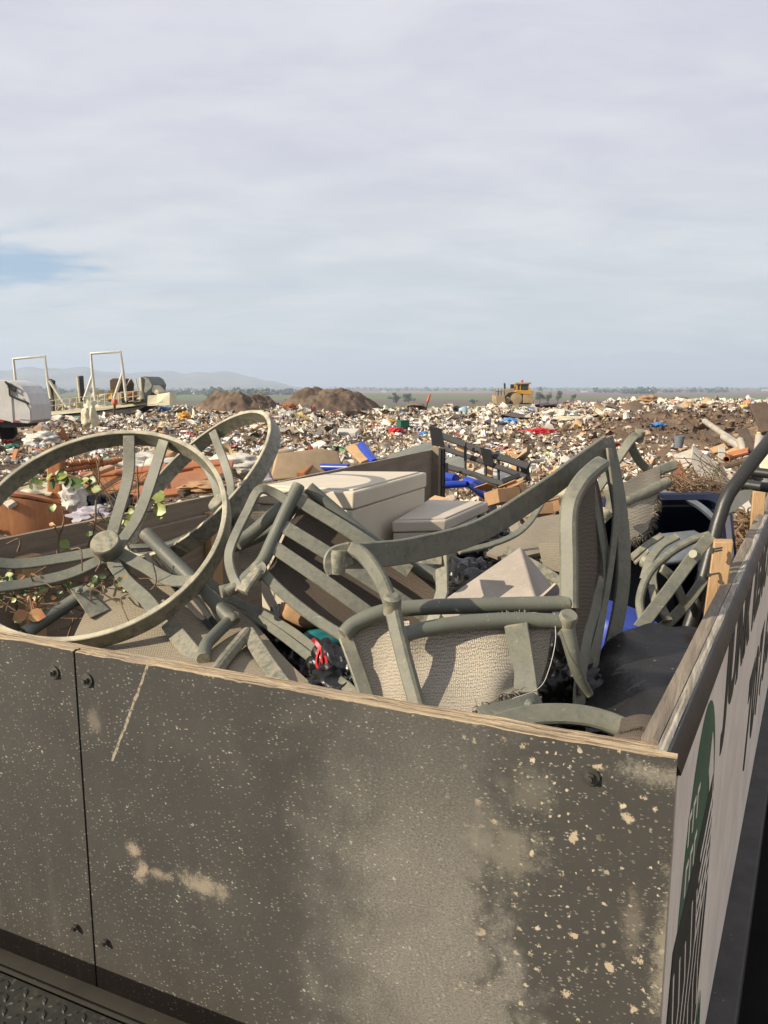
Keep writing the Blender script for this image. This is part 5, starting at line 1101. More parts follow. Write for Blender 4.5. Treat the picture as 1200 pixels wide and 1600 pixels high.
for k, (a, c_, w, lab) in enumerate((((1101, 658, 16), (1162, 700, 13), .11, 'long dusty plastic pipe slanting across the dirt of the right heap'), ((1130, 682, 14), (1163, 703, 13), .12, 'pipe with open round end below the long slanting pipe'), ((1156, 688, 12.5), (1168, 718, 12), .12, 'pipe end nearest the leaning dark timber'), ((1187, 681, 12), (1184, 716, 11.6), .13, 'upright white pipe beside the bent black pipe'), ((1135, 718, 12), (1160, 706, 12.6), .11, 'low orange-rusted pipe crossing the right heap'))):
    p, q = P(*a), P(*c_); mid = (p + q) / 2; d = (q - p); L = d.length; o = MB().lathe([(w / 2, 0), (w / 2, L), (w / 2 * .8, L), (w / 2 * .8, 0), (w / 2, 0)], p - mid, d, 14, caps=False).build('pipe', M['rust'] if k == 4 else M['pvc'], None); o.location = mid; tag(o, lab, 'pipe')
for k, (a, c_, w, m, lab) in enumerate((((1184, 632, 10.5), (1204, 676, 10), .22, 'wood_dark', 'thick dark timber leaning at the far right edge'), ((1160, 672, 13), (1176, 706, 12), .16, 'wood_dark', 'dark timber just left of the upright white pipe'), ((1104, 678, 14), (1122, 695, 13.5), .10, 'wood_dark', 'short dark stick poking from the dirt below the long pipe'), ((1122, 716, 12.5), (1164, 698, 12.5), .13, 'wood_pale', 'pale plank lying flat across the right heap'), ((1138, 712, 12.2), (1170, 704, 12), .12, 'wood_red', 'reddish plank beneath the pale plank'), ((1112, 706, 13), (1134, 698, 13), .16, 'wood_pale', 'split pale board end at the top of the right heap'), ((1140, 726, 11.5), (1176, 716, 11), .20, 'wood_dark', 'blackened plank behind the bent black pipe'), ((1128, 700, 12.8), (1128, 720, 12.2), .12, 'board_white', 'short white plank standing behind the wooden box'), ((1193, 700, 10.5), (1197, 740, 10.2), .14, 'cream_plastic', 'cream plank end showing right of the bent black pipe'), ((1150, 742, 11), (1190, 730, 10.6), .12, 'wood_dark', 'low dark plank under the pale planks'))):
    stick('scrap_plank', lab, 'plank', a, c_, w, .06, m)
tg = thing('wire_tangle', 'tangle of rusty wire and dry brush on the heap behind the navy bin', 'wire tangle', P(1030, 775, 10.5))
b = MB(); g = random.Random(3)
for k in range(420):
    px, py = g.uniform(1002, 1082), g.uniform(748, 795); d = g.uniform(9.8, 11.2); a = P(px, py, d); e = a + V(g.gauss(0, .3), g.gauss(0, .2), g.gauss(0, .12)); m_ = (a + e) / 2 + V(g.gauss(0, .08), 0, g.uniform(0, .15))
    b.tube(spline([a, m_, e], 4), g.uniform(.003, .007), 5)
b.build('twigs', M['twig'], tg)
b = MB()
for k in range(60):
    px, py = g.uniform(1040, 1110), g.uniform(705, 800); d = g.uniform(10.5, 11.1); a = P(px, py, d); e = a + V(g.uniform(.1, .6), g.gauss(0, .2), -g.uniform(.1, .6)); m_ = (a + e) / 2 + V(g.gauss(0, .08), 0, g.uniform(0, .15)); b.tube(spline([a, m_, e], 4), .006, 5)
b.build('wire', M['bark'], tg)
tw = thing('wire_tangle', 'tangle of orange scrap wire between the black pipe and the right wall', 'wire tangle', P(1150, 850, 5.0))
b = MB()
for k in range(150):
    px, py = g.uniform(1128, 1176), g.uniform(805, 868); d = g.uniform(4.6, 5.4) ; a = P(px, py, d); e = a + V(g.gauss(0, .1), g.gauss(0, .1), g.gauss(0, .06)); m_ = (a + e) / 2 + V(g.gauss(0, .05), 0, g.uniform(0, .07)); b.tube(spline([a, m_, e], 4), g.uniform(.003, .008), 5)
b.build('strands', M['twig'], tw)
pl_ = thing('pail', 'small grey metal pail standing on bare dirt beyond the navy bin', 'pail', (lambda q: (q.x, q.y, q.z))(P(1060, 700, 24)))
b = MB(); b.lathe([(.12, 0), (.16, .36), (.165, .36), (.165, .375), (.15, .375), (.11, .02), (.0, .02)], P(1060, 700, 24), (.05, 0, 1), 20, caps=False); b.build('body', M['grey_plastic'], pl_)

# ------------------------------------------------------------------ landfill machinery and marks in the distance
GT = thing('garbage_truck', 'white rear-loading garbage truck cut by the left edge of the picture', 'garbage truck', (-20.5, 42, 0))
def gx(px): return (px - 600) / FPX / .985 * 42
def gp(px, py, dy=0.0): q = P(px, py, 42); return V(q.x, 42 + dy, q.z)
prof_ = [(-150, 655), (-150, 596), (-60, 594), (5, 594), (20, 597), (33, 603), (43, 615), (49, 632), (50, 657), (44, 662), (20, 660), (0, 656)]
b = MB(); b.prism([gp(*q) for q in prof_], V(0, 2.5, 0)); b.build('body', M['white_paint'], GT, bevel=.03, smooth=15)
b = MB()
for q in ([(14, 602), (18, 660), (21, 660), (17, 602)], [(20, 620), (49, 634), (49, 632), (22, 617)], [(-40, 600), (-38, 655), (-36, 655), (-38, 600)], [(36, 622), (47, 640), (48, 656), (30, 655)]): MB().prism([gp(x, y, -.05) for x, y in q], V(0, .1, 0)).build('rib', M['white_paint'], GT)
b = MB()
for pts in ([(10, 596), (16, 604), (17, 618)], [(17, 618), (46, 630)], [(12, 598), (27, 606), (26, 612), (14, 604)]): b.tube([gp(x, y, -.12) for x, y in pts], .055, 8)
b.build('hydraulic_arm', M['black_metal'], GT)
b = MB(); b.prism([gp(x, y, .3) for x, y in ((-150, 656), (34, 659), (30, 668), (-150, 668))], V(0, 1.9, 0)); b.build('chassis', M['black_metal'], GT)
for px in (-6, -48, -130):
    for dy in (.15, 2.1):
        w = MB().lathe([(.34, -.17), (.47, -.17), (.52, -.12), (.52, .12), (.47, .17), (.34, .17)], V(gx(px), 42 + dy, gp(px, 676).z), (0, -1, 0), 28).build('wheel', M['tyre'], GT)
        MB().lathe([(.34, -.1), (.32, .05), (.18, .08), (.16, .16), (0, .16)], V(gx(px), 42 + dy, gp(px, 676).z), (0, -1, 0), 20).build('rim', M['steel'], w)
for px in (3, 26):
    MB().box(gp(px, 658, -.04), (.22, .06, .08)).build('tail_light', M['red'], GT)
MB().prism([gp(x, y, .1) for x, y in ((-240, 668), (-240, 600), (-215, 598), (-160, 600), (-156, 668))], V(0, 2.3, 0)).build('cab', M['white_paint'], GT, bevel=.08)
MB().prism([gp(x, y, .07) for x, y in ((-232, 630), (-228, 606), (-200, 606), (-200, 630))], V(0, .05, 0)).build('window', M['glass'], GT)

TP = thing('landfill_tipper', 'cream landfill tipping platform with two tall white hoop frames', 'tipper', P(140, 645, 60))
def tp(px, py, d=60.0): return P(px, py, d)
def hoop(pts, r=.11): b = MB(); b.tube([tp(*q) for q in pts], r, 10); return b.build('hoop_frame', M['white_tube'], TP)
hoop([(25, 602), (21, 561), (70, 556.5), (75, 600), (80, 628)]); hoop([(144.5, 585), (142, 552.5), (188.5, 549.5), (192.5, 583), (197.5, 626)]); hoop([(144.5, 585), (149, 626)]); hoop([(145, 585), (131, 625)]); hoop([(191.5, 583), (177, 626)]); hoop([(77, 595), (104, 636)])
b = MB(); b.prism(T([(47, 646, 58), (150, 636, 60), (215, 630, 61), (232, 626, 61), (228, 632, 60.5), (150, 642, 59), (47, 652, 57)]), V(.3, 3.2, 0)); b.build('deck', M['cream'], TP)
b = MB(); b.prism(T([(47, 652, 57.4), (120, 646, 59), (228, 634, 60.6), (205, 646, 59), (150, 656, 58), (47, 668, 56)]), V(.2, 2.6, 0)); b.build('underframe', M['rail_steel'], TP)
b = MB(); b.prism(T([(76, 592, 60.3), (82, 595, 60.3), (83, 645, 59.6), (78, 645, 59.6)]), V(.1, .3, 0)); b.build('ram', M['black_steel'], TP)
b = MB(); b.prism(T([(120, 588, 60.4), (126, 587, 60.4), (129, 628, 60), (124, 628, 60)]), V(.1, .3, 0)); b.build('ram', M['black_steel'], TP)
b = MB(); b.prism(T([(119, 589, 60.2), (121, 588, 60.2), (125, 628, 59.9), (123, 628, 59.9)]), V(.05, .2, 0)); b.build('ram_cover', M['cream'], TP); b = MB(); b.prism(T([(80, 600, 60.2), (84, 602, 60.2), (85, 628, 60), (80, 628, 60)]), V(.1, .3, 0)); b.build('ram_cover', M['cream'], TP)
b = MB(); b.prism(T([(171, 594, 61), (176, 591, 61), (184, 592, 61), (188, 600, 61), (187, 612, 61), (172, 610, 61)]), V(.6, 1.6, 0)); b.build('hopper', M['wood_dark'], TP, bevel=.05)
b = MB(); b.prism(T([(219, 590, 61.2), (226, 588, 61.2), (233, 592, 61.2), (238, 601, 61), (236, 614, 60.8), (228, 630, 60.6), (220, 626, 60.8)]), V(.5, 2.2, 0)); b.build('end_gate', M['greenboard'], TP, bevel=.05)
b = MB(); b.prism(T([(217, 590, 61), (219.5, 589, 61), (222, 620, 60.7), (219, 621, 60.7)]), V(.1, .4, 0)); b.prism(T([(239, 602, 61), (248, 612, 60.8), (247, 618, 60.8), (237, 612, 60.8)]), V(.3, .9, 0)); b.prism(T([(246, 616, 60.8), (265, 613, 60.5), (265, 633, 60), (244, 634, 60)]), V(.3, .9, 0)); b.prism(T([(231, 618, 60.6), (246, 617, 60.8), (244, 634, 60), (230, 634, 60)]), V(.3, .6, 0)); b.build('end_plate', M['cream'], TP)
for x0, y0, x1, y1, m in ((66, 629, 77, 638, 'cream'), (150, 616, 168, 628, 'cream'), (169, 610, 176, 624, 'yellow'), (176, 614, 190, 626, 'dirty_yellow'), (196, 612, 214, 622, 'rust'), (190, 618, 197, 630, 'wood_dark'), (213, 612, 221, 624, 'cream'), (142, 610, 150, 624, 'cream'), (200, 622, 218, 628, 'dirty_yellow'), (108, 622, 118, 634, 'cream')):
    b = MB(); b.prism(T([(x0, y0, 60.6), (x1, y0 - 1, 60.6), (x1, y1, 60.2), (x0, y1, 60.2)]), V(.2, 1.2, 0)); b.build('engine_box', M[m], TP, bevel=.03)
b = MB()
for x in range(54, 225, 11): b.tube([tp(x, 652 - (x - 47) * .115 - 6, 58.5), tp(x, 652 - (x - 47) * .115 - 22, 58.5)], .035, 6)
for o in (14, 22): b.tube([tp(54, 651 - o, 58.5), tp(220, 632 - o, 59.5)], .03, 6)
for a, c_ in (((196, 604), (204, 592)), ((212, 592), (216, 612))): b.tube([tp(*a, 61), tp(*c_, 61)], .05, 6)
b.build('railing', M['cream'], TP)

def marker(px, py0, py1, y, lean, label, r=.16):
    a = P(px, py1, y); c_ = P(px + lean, py0, y); rt = thing('marker_post', label, 'marker post', a)
    MB().tube([a - V(0, 0, .4), a.lerp(c_, .6)], r * .5, 8).build('post', M['wood_dark'], rt); MB().lathe([(r, 0), (r * 1.1, .1), (r * .7, (c_ - a).length * .5), (r * .3, (c_ - a).length * .55)], a.lerp(c_, .5), c_ - a, 12).build('tip', M['orange'], rt)
marker(178, 624, 640, 56, 2, 'orange marker cone on a dark post in front of the tipping platform', .19)
marker(664, 616, 640, 88, 8, 'leaning red-tipped marker post right of the big dirt mound', .15)

# yellow dozer with a slatted trash blade
DZR = thing('landfill_dozer', 'yellow landfill dozer with a cab and a tall barred trash blade', 'dozer', P(802, 632, 105))
dd = 105.0
def dp(px, py, o=0.0): q = P(px, py, dd); return V(q.x, dd + o, q.z)
for o in (.1, 2.5):
    b = MB(); b.prism([dp(x, y, o) for x, y in ((791, 631), (788, 626), (790, 619), (797, 613), (806, 612.5), (822, 617), (832, 621), (834, 627), (830, 632))], V(0, .7, 0)); tr_ = b.build('track', M['black_metal'], DZR, bevel=.05)
    for px, py, r in ((807, 623, .8), (793, 625, .42), (829, 627, .4)): MB().lathe([(r, -.06), (r, .06), (r * .6, .12), (0, .12)], dp(px, py, o - .06), (0, -1, 0), 20).build('track_wheel', M['dirty_yellow'], tr_)
b = MB(); b.prism([dp(x, y, .9) for x, y in ((790, 624), (790, 609), (796, 607.5), (806, 607), (806, 611), (829, 611), (829, 622), (818, 626))], V(0, 1.5, 0)); b.build('body', M['dirty_yellow'], DZR, bevel=.06)
b = MB(); b.prism([dp(x, y, .3) for x, y in ((805, 617), (806, 609.5), (834, 610.5), (834, 616), (820, 617))], V(0, 2.6, 0)); b.build('fender', M['yellow'], DZR, bevel=.05)
b = MB(); b.prism([dp(x, y, 1.0) for x, y in ((809, 610), (809, 600), (829, 600), (829, 610))], V(0, 1.4, 0)); cb_ = b.build('cab', M['glass'], DZR)
b = MB()
for x in (809.5, 815, 828): b.prism([dp(x - 1.2, 610, .95), dp(x - 1.2, 599, .95), dp(x + 1.2, 599, .95), dp(x + 1.2, 610, .95)], V(0, 1.55, 0)) if x < 811 else b.prism([dp(x - .6, 610, .95), dp(x - .6, 599, .95), dp(x + .6, 599, .95), dp(x + .6, 610, .95)], V(0, .12, 0))
b.build('cab_post', M['yellow'], cb_)
b = MB(); b.prism([dp(x, y, .8) for x, y in ((807, 600.5), (807.5, 597.5), (831, 597.5), (832, 600))], V(0, 1.8, 0)); b.build('roof', M['dirty_yellow'], cb_, bevel=.04)
b = MB(); b.lathe([(.16, 0), (.16, .3), (0, .34)], dp(819, 597.5, 1.6), (0, 0, 1), 10); b.build('beacon', M['orange'], cb_)
b = MB(); b.tube([dp(791.5, 609, 1.6), dp(791.5, 600, 1.6), dp(790.6, 599, 1.6)], .13, 10); b.build('exhaust', M['black_metal'], DZR)
b = MB(); b.prism([dp(x, y, 1.2) for x, y in ((801, 607.5), (801, 600.5), (805.5, 600.5), (806, 607.5))], V(0, .8, 0)); b.build('air_cleaner', M['black_metal'], DZR)
b = MB(); b.prism([dp(x, y, -.6) for x, y in ((776, 631), (774, 624), (775, 618), (787, 618), (789, 631))], V(0, 4.2, 0)); bl = b.build('blade', M['dirty_yellow'], DZR)
b = MB()
for k in range(4):
    x = 773 + k * 5.0; b.prism([dp(x - 1, 619, -.6 + k * .2), dp(x - 1, 607, -.6 + k * .2), dp(x + .9, 607, -.6 + k * .2), dp(x + .9, 619, -.6 + k * .2)], V(0, .15, 0))
b.prism([dp(772, 612.6, -.4), dp(772, 611.4, -.4), dp(789, 611.4, -.2), dp(789, 612.6, -.2)], V(0, .1, 0)); b.build('trash_rack', M['dirty_yellow'], bl)
b = MB(); b.prism([dp(x, y, .35) for x, y in ((786, 628), (786, 625), (812, 622), (812, 625))], V(0, .25, 0)); b.build('push_arm', M['dirty_yellow'], DZR)
b = MB(); b.prism([dp(x, y, -.1) for x, y in ((818, 617), (831, 617), (834, 630), (817, 630))], V(0, .3, 0)); b.build('side_tank', M['dirty_yellow'], DZR, bevel=.05)

# heaps of soil
def mound(label, px0, px1, py_top, py_base, y, depth, seed):
    a, c_ = P(px0, py_base, y), P(px1, py_base, y); tz = P((px0 + px1) / 2, py_top, y).z; mid = (a + c_) / 2; rx = (c_.x - a.x) / 2; mb = MB(); n = 90; vs = []; fs = []
    for j in range(n):
        for i in range(n):
            u, v = i / (n - 1) * 2 - 1, j / (n - 1) * 2 - 1
            r = math.sqrt(u * u + v * v); k = max(0, 1 - r); p = Vector((u * rx * .55, v * depth * .5, seed))
            h = (min(1, 1.75 * k ** .9) * (1 - .16 * (r < .4) * r)) * (tz - mid.z) * (1 + .22 * mnoise.noise(p * .45)) * .95
            h += .42 * mnoise.fractal(p * 1.4, 1, 2, 5) * min(1, k * 4) + .25 * (k > 0) * abs(mnoise.noise(p * 3.1)) * min(1, k * 4)
            vs.append((mid.x + u * rx, mid.y + v * depth, mid.z + h - .35 - (.5 if k == 0 else 0)))
    for j in range(n - 1):
        for i in range(n - 1): fs.append((j * n + i, j * n + i + 1, (j + 1) * n + i + 1, (j + 1) * n + i))
    mb.add([V(*v) - V(mid.x, mid.y, mid.z) for v in vs], fs); o = mb.build('dirt_mound', M['soil_dark'], None, smooth=70); o.location = mid; tag(o, label, 'dirt mound')
mound('big bare brown dirt mound, flat topped, left of the marker post', 425, 606, 603, 641, 88, 7, 1)
mound('lower ragged dirt mound between the tipping platform and the big mound', 298, 452, 611, 641, 84, 6, 5)

# trees on the plain
def tree(label, px, py_top, py_base, y, wpx, seed, group=None):
    base = P(px, py_base, y); H = P(px, py_top, y).z - base.z; w = wpx / FPX * y; rt = thing('tree', label, 'tree', base, group=group); g = np.random.default_rng(seed)
    b = MB(); b.tube(spline([base - V(0, 0, H * .1), base + V(w * .03, 0, H * .3), base + V(-w * .02, 0, H * .6)], 5), lambda t: w * .05 * (1.2 - t), 8)
    for k in range(5): a = g.uniform(0, 6.28); b.tube([base + V(0, 0, H * (.25 + .06 * k)), base + V(math.cos(a) * w * .3, math.sin(a) * w * .3, H * (.5 + .07 * k))], lambda t: w * .022 * (1.1 - t), 6)
    b.build('trunk', M['trunk'], rt)
    b = MB(); cl = [(g.normal(0, .2) * w, g.normal(0, .2) * w, H * (.55 + g.normal(0, .17))) for k in range(12)]
    for k in range(520):
        c = cl[int(g.integers(0, 12))]; r = g.normal(0, 1, 3); r = r / np.linalg.norm(r) * g.uniform(.3, 1) ** .5; s = w * g.uniform(.02, .05)
        p = base + V(c[0] + r[0] * w * .2, c[1] + r[1] * w * .2, max(H * .08, c[2] + r[2] * H * .17)); a = Vector(g.normal(0, 1, 3)).normalized(); u = a.orthogonal().normalized() * s * 1.5; v = a.cross(u).normalized() * s
        b.add([p - u, p + v, p + u, p - v, p + a * s * .6], [(0, 1, 4), (1, 2, 4), (2, 3, 4), (3, 0, 4), (3, 2, 1, 0)])
    b.build('crown', M['crown'], rt, smooth=0)
for k, (px, t_, b_, y, w, lab) in enumerate(((619, 614, 629, 1150, 19, 'round dark tree below the big dirt mound, left one of the close pair'), (638, 615, 630, 1150, 20, 'round dark tree right of the close pair beside the red-tipped post'), (738, 623, 631, 1100, 12, 'small lone bush on the green field left of the dozer'), (843, 611, 629, 1000, 17, 'dark tree right behind the dozer'), (856, 614, 629, 1000, 13, 'low dark bush second to the right of the dozer'), (871, 609, 629, 1000, 13, 'taller dark tree third to the right of the dozer'), (896, 615, 628, 1000, 10, 'small dark bush farthest right of the dozer'), (61, 606, 613, 1700, 7, 'tiny lone tree on the plain between the white hoop frames'))):
    tree(lab, px, t_, b_, y, w, 50 + k)
def tree_line(label, spans, seed):
    g = np.random.default_rng(seed); b = MB()
    for (p0, p1, d0, d1, h0, h1, n) in spans:
        for k in range(n):
            px = g.uniform(p0, p1); d = g.uniform(d0, d1); x = (px - 600) / FPX / .985 * d; h = g.uniform(h0, h1) * (1 + .6 * (g.random() < .12)); w = h * g.uniform(.5, 1.1)
            for q in range(7):
                s = w * g.uniform(.25, .5); c = V(x + g.normal(0, .35) * w, d + g.normal(0, .35) * w, -27 + h * g.uniform(.25, .85)); a = Vector(g.normal(0, 1, 3)).normalized(); u = a.orthogonal().normalized() * s; v = a.cross(u).normalized() * s
                b.add([c - u, c + v, c + u, c - v, c + a * s, c - a * s], [(0, 1, 4), (1, 2, 4), (2, 3, 4), (3, 0, 4), (1, 0, 5), (2, 1, 5), (3, 2, 5), (0, 3, 5)])
    o = b.build('tree_line', M['crown'], None, smooth=0); tag(o, label, 'wood', kind='stuff')
tree_line('far hedgerows and shelter belts strung across the plain', [(-200, 1400, 5500, 9500, 9, 16, 900), (-200, 420, 3300, 4600, 8, 14, 260), (210, 470, 2600, 2900, 10, 16, 190), (330, 420, 2150, 2250, 11, 16, 90), (920, 1120, 3300, 3600, 10, 18, 90), (600, 1400, 4200, 5200, 7, 13, 150), (960, 1010, 2900, 3000, 14, 20, 40), (60, 180, 2900, 3200, 10, 16, 60)], 5)
for k, (px, d, w, h, lab) in enumerate(((60, 5200, 260, 12, 'long white shed on the plain beyond the left hoop frame'), (297, 3000, 26, 6, 'white farm shed left of the ragged mound, taller one'), (309, 2900, 34, 5, 'long low white farm shed left of the ragged mound'), (286, 3100, 14, 6, 'smallest white farm building left of the ragged mound'), (905, 3600, 26, 8, 'pale farm building right of the dozer'), (1012, 3500, 60, 7, 'long pale farm building under the far tree belt'), (1180, 4600, 40, 10, 'white building at the far right of the plain'), (600, 3600, 22, 8, 'white farm house above the big dirt mound right end'))):
    x = (px - 600) / FPX / .985 * d; rt = thing('farm_building', lab, 'building', (x, d, -27)); l = 12
    MB().hexa([V(x - w / 2, d, -27.2), V(x + w / 2, d, -27.2), V(x + w / 2, d + l, -27.2), V(x - w / 2, d + l, -27.2)], [V(x - w / 2, d, -27 + h * .7), V(x + w / 2, d, -27 + h * .7), V(x + w / 2, d + l, -27 + h * .7), V(x - w / 2, d + l, -27 + h * .7)]).build('wall', M['paper'], rt)
    MB().prism([V(x - w / 2 - .5, d - .5, -27 + h * .7), V(x - w / 2 - .5, d + l / 2, -27 + h), V(x - w / 2 - .5, d + l + .5, -27 + h * .7)], V(w + 1, 0, 0)).build('roof', M['white_paint'], rt)

# ------------------------------------------------------------------ larger things one can pick out on the litter field
def onground(px, py, y):
    q = P(px, py, y); return V(q.x, y, float(height(np.array([q.x]), np.array([y]))[0]))
def ground_hit(px, py):
    """where the sight line through px,py meets the ground"""
    ds = np.geomspace(4, 140, 1500); r = P(px, py, 1.0) - CAM; z = 3.0 + r.z * ds; g = height(r.x * ds, ds); i = int(np.argmax(z < g)); i = i if z[i] < g[i] else len(ds) - 1
    return V(r.x * ds[i], ds[i], float(g[i]))
def slabthing(name, label, cat, px, py, size, rz, m, tilt=0.0, bev=.02):
    q = ground_hit(px, py); o = MB().box((0, 0, 0), size, Matrix.Rotation(rz, 3, 'Z') @ Matrix.Rotation(tilt, 3, 'X')).build(name, M[m], None, bevel=bev); o.location = q + V(0, 0, size[2] * .4 + abs(math.sin(tilt)) * size[1] * .4); return tag(o, label, cat)
slabthing('mattress', 'cream mattress lying on the litter beyond the left trailer wall', 'mattress', 538, 682, (1.75, 1.1, .34), R(-14), 'paper', R(10), .05)
gc = thing('plastic_crate', 'green plastic crate on the litter field in the middle distance', 'crate', ground_hit(630, 670)); q = ground_hit(630, 670); rt_ = Matrix.Rotation(R(30), 3, 'Z')
MB().box(q + V(0, 0, .26), (.70, .5, .5), rt_).build('body', M['green_box'], gc, bevel=.03); MB().box(q + V(0, 0, .53), (.76, .56, .06), rt_).build('rim', M['green_box'], gc, bevel=.02)
for (nm, lab, cat, px, py, rx, ry, rz, sd_, m) in (('plastic_bag', 'red crumpled bag just left of the green crate', 'plastic bag', 618, 676, .45, .35, .24, 60, 'red'), ('plastic_bag', 'second red bag farther left of the green crate', 'plastic bag', 584, 671, .36, .3, .2, 61, 'red'), ('plastic_bag', 'yellow bag just behind the green crate', 'plastic bag', 611, 662, .55, .4, .25, 62, 'yellow'),
      ('tarpaulin', 'bright blue tarpaulin scrap left of the dozer track', 'tarpaulin', 795, 662, .55, .4, .25, 63, 'blue2'), ('plastic_bag', 'light blue bag at the top of the black lattice', 'plastic bag', 662, 680, .3, .25, .15, 64, 'blue2'), ('rug_roll', 'long red rolled cloth lying aslant right of the lattice', 'cloth roll', 843, 678, 1.0, .25, .2, 65, 'red'),
      ('white_sheet', 'big white plastic sheet heap behind the curved arm, middle distance', 'plastic sheet', 872, 652, 1.6, .8, .5, 66, 'paper'), ('white_sheet', 'long cream sheet trailing right of the big white sheet', 'plastic sheet', 898, 658, 1.3, .4, .22, 67, 'cream_plastic'), ('white_sheet', 'off-white torn tarpaulin on the heap right of the garbage truck', 'plastic sheet', 66, 694, .9, .7, .38, 68, 'paper'), ('white_sheet', 'cream plastic sheet standing in the heap before the tipping platform', 'plastic sheet', 141, 668, .5, .35, 1.1, 69, 'cream_plastic'), ('white_sheet', 'white and pink bag heap on top of the left rubbish pile', 'plastic bag', 118, 652, .9, .6, .4, 70, 'paper'),
      ('plastic_bag', 'pink bag in the left rubbish pile below the platform', 'plastic bag', 112, 648, .45, .4, .35, 71, 'lavender'), ('plastic_bag', 'yellow bag in the litter below the ragged dirt mound', 'plastic bag', 288, 656, .5, .4, .4, 72, 'yellow'), ('plastic_bag', 'blue bag at the left end of the litter bank', 'plastic bag', 257, 644, .5, .4, .3, 73, 'blue2'), ('plastic_bag', 'green bag low by the garbage truck wheel', 'plastic bag', 20, 704, .35, .3, .2, 74, 'green_box'), ('plastic_bag', 'red bag low by the garbage truck wheel', 'plastic bag', 12, 696, .3, .25, .25, 75, 'red'),
      ('plastic_bag', 'brown crumpled carpet heap on the far right crest', 'carpet', 1012, 630, 1.0, .8, .6, 76, 'card'), ('plastic_bag', 'white bag on top of the far right crest heap', 'plastic bag', 985, 626, 1.0, .7, .7, 77, 'paper'), ('plastic_bag', 'blue bag on the dirt right of the curved arm', 'plastic bag', 1028, 668, .5, .3, .15, 78, 'blue2'), ('plastic_bag', 'white plastic sheet beside the small grey pail', 'plastic bag', 1015, 716, .3, .22, .1, 79, 'paper'), ('carton', 'orange carton on the edge of the big dirt mound', 'carton', 452, 640, .8, .5, .4, 80, 'rust')):
    q = ground_hit(px, py); o = lumpy((0, 0, 0), rx, ry, rz, sd_, 4, amp=.45, freq=2.4, wr=.11, rot=random.uniform(-.6, .6)).build(nm, M[m], None, smooth=50); o.location = q + V(0, 0, rz * .45); tag(o, lab, cat)

# countable litter: bags, torn card, scrap wood; the nearest that show largest
def crumple_mesh(name, seed, mat, n=7, box=None):
    g = np.random.default_rng(seed); mb = MB()
    if box: mb.box((0, 0, 0), box); o = mb.build(name, mat, None, bevel=.0)
    else:
        vs = []
        for j in range(n):
            for i in range(n):
                u, v = i / (n - 1) - .5, j / (n - 1) - .5; p = V(u * 2.2 + seed * 5, v * 2.2, seed)
                vs.append(V(u + .22 * mnoise.noise(p * 2 + V(9, 0, 0)), v * .8 + .22 * mnoise.noise(p * 2 + V(0, 9, 0)), .42 * mnoise.noise(p * 1.6) + .22 * mnoise.noise(p * 4)))
        N = n * n; fs = []
        for j in range(n - 1):
            for i in range(n - 1): a = j * n + i; fs.append((a, a + 1, a + n + 1, a + n))
        mb.add(vs + [q - V(0, 0, .02) for q in vs], fs + [tuple(N + x for x in f[::-1]) for f in fs]); o = mb.build(name, mat, None, smooth=45)
    return o
PAL_BAG = [(.78, .76, .72), (.74, .72, .68), (.8, .78, .75), (.62, .6, .58), (.7, .66, .56), (.045, .045, .05), (.04, .04, .045), (.55, .58, .62), (.72, .62, .45), (.5, .1, .08), (.1, .2, .5), (.2, .36, .2), (.7, .6, .2), (.55, .3, .42), (.25, .4, .55)]
PAL_CARD = [(.48, .30, .16), (.55, .36, .2), (.40, .25, .13), (.6, .5, .36), (.68, .6, .48), (.5, .24, .1)]
PAL_WOOD = [(.45, .29, .15), (.33, .2, .1), (.24, .16, .1), (.55, .42, .26), (.5, .2, .08)]
kinds = [('plastic_bag', 'bag_any', PAL_BAG, 'crumpled plastic bag strewn among the loose litter of the field', 'plastic bag', 'crumpled bags strewn over the litter field', 230, None),
         ('card_piece', 'card_any', PAL_CARD, 'torn brown piece of card lying among the loose litter', 'card', 'torn card lying in the litter field', 130, None),
         ('wood_scrap', 'plank_any', PAL_WOOD, 'broken stick of scrap wood lying among the loose litter', 'wood scrap', 'scrap wood lying in the litter field', 130, (1.0, .16, .06))]
BARE = lambda x, y: 1.1 * blob(x, y, 22, 44, 8.5, 7, .25) + .85 * blob(x, y, 14, 29, 3.0, 4.5, -.2)
for kn, mt_, pal, lab, cat, grp, cnt, bx in kinds:
    protos = [crumple_mesh(kn, 3 + 7 * q + len(kn), M[mt_], 8, bx) for q in range(5)]; done = 0; tries = 0
    while done < cnt and tries < 20000:
        tries += 1; r = 6.5 + 34 * random.random() ** 1.3; a = R(random.uniform(-31, 32)); x, y = r * math.sin(a), r * math.cos(a)
        if bool(trailer_mask(np.array(x), np.array(y))) or (x > 0.5 and y < 6.0 and x < 6): continue
        if random.random() < float(BARE(np.array(x), np.array(y))) * 1.1 or (2.5 < x < 9 and 8 < y < 14): continue
        z = float(height(np.array([x]), np.array([y]))[0]); k = done % 5
        o = protos[k] if done < 5 else protos[k].copy()
        if done >= 5: COL.objects.link(o)
        s = random.uniform(.22, .55) * (.38 + r / 42); s = s * 1.7 if bx else s
        o.location = (x, y, z + .10 * s + random.uniform(0, .06)); o.scale = (s * random.uniform(.7, 1.3), s * random.uniform(.7, 1.3), s * random.uniform(.6, 1.3))
        o.rotation_euler = (random.uniform(-.5, .5), random.uniform(-.5, .5), random.uniform(0, 6.3)); o.color = (*random.choice(pal), 1); tag(o, lab, cat, grp); done += 1

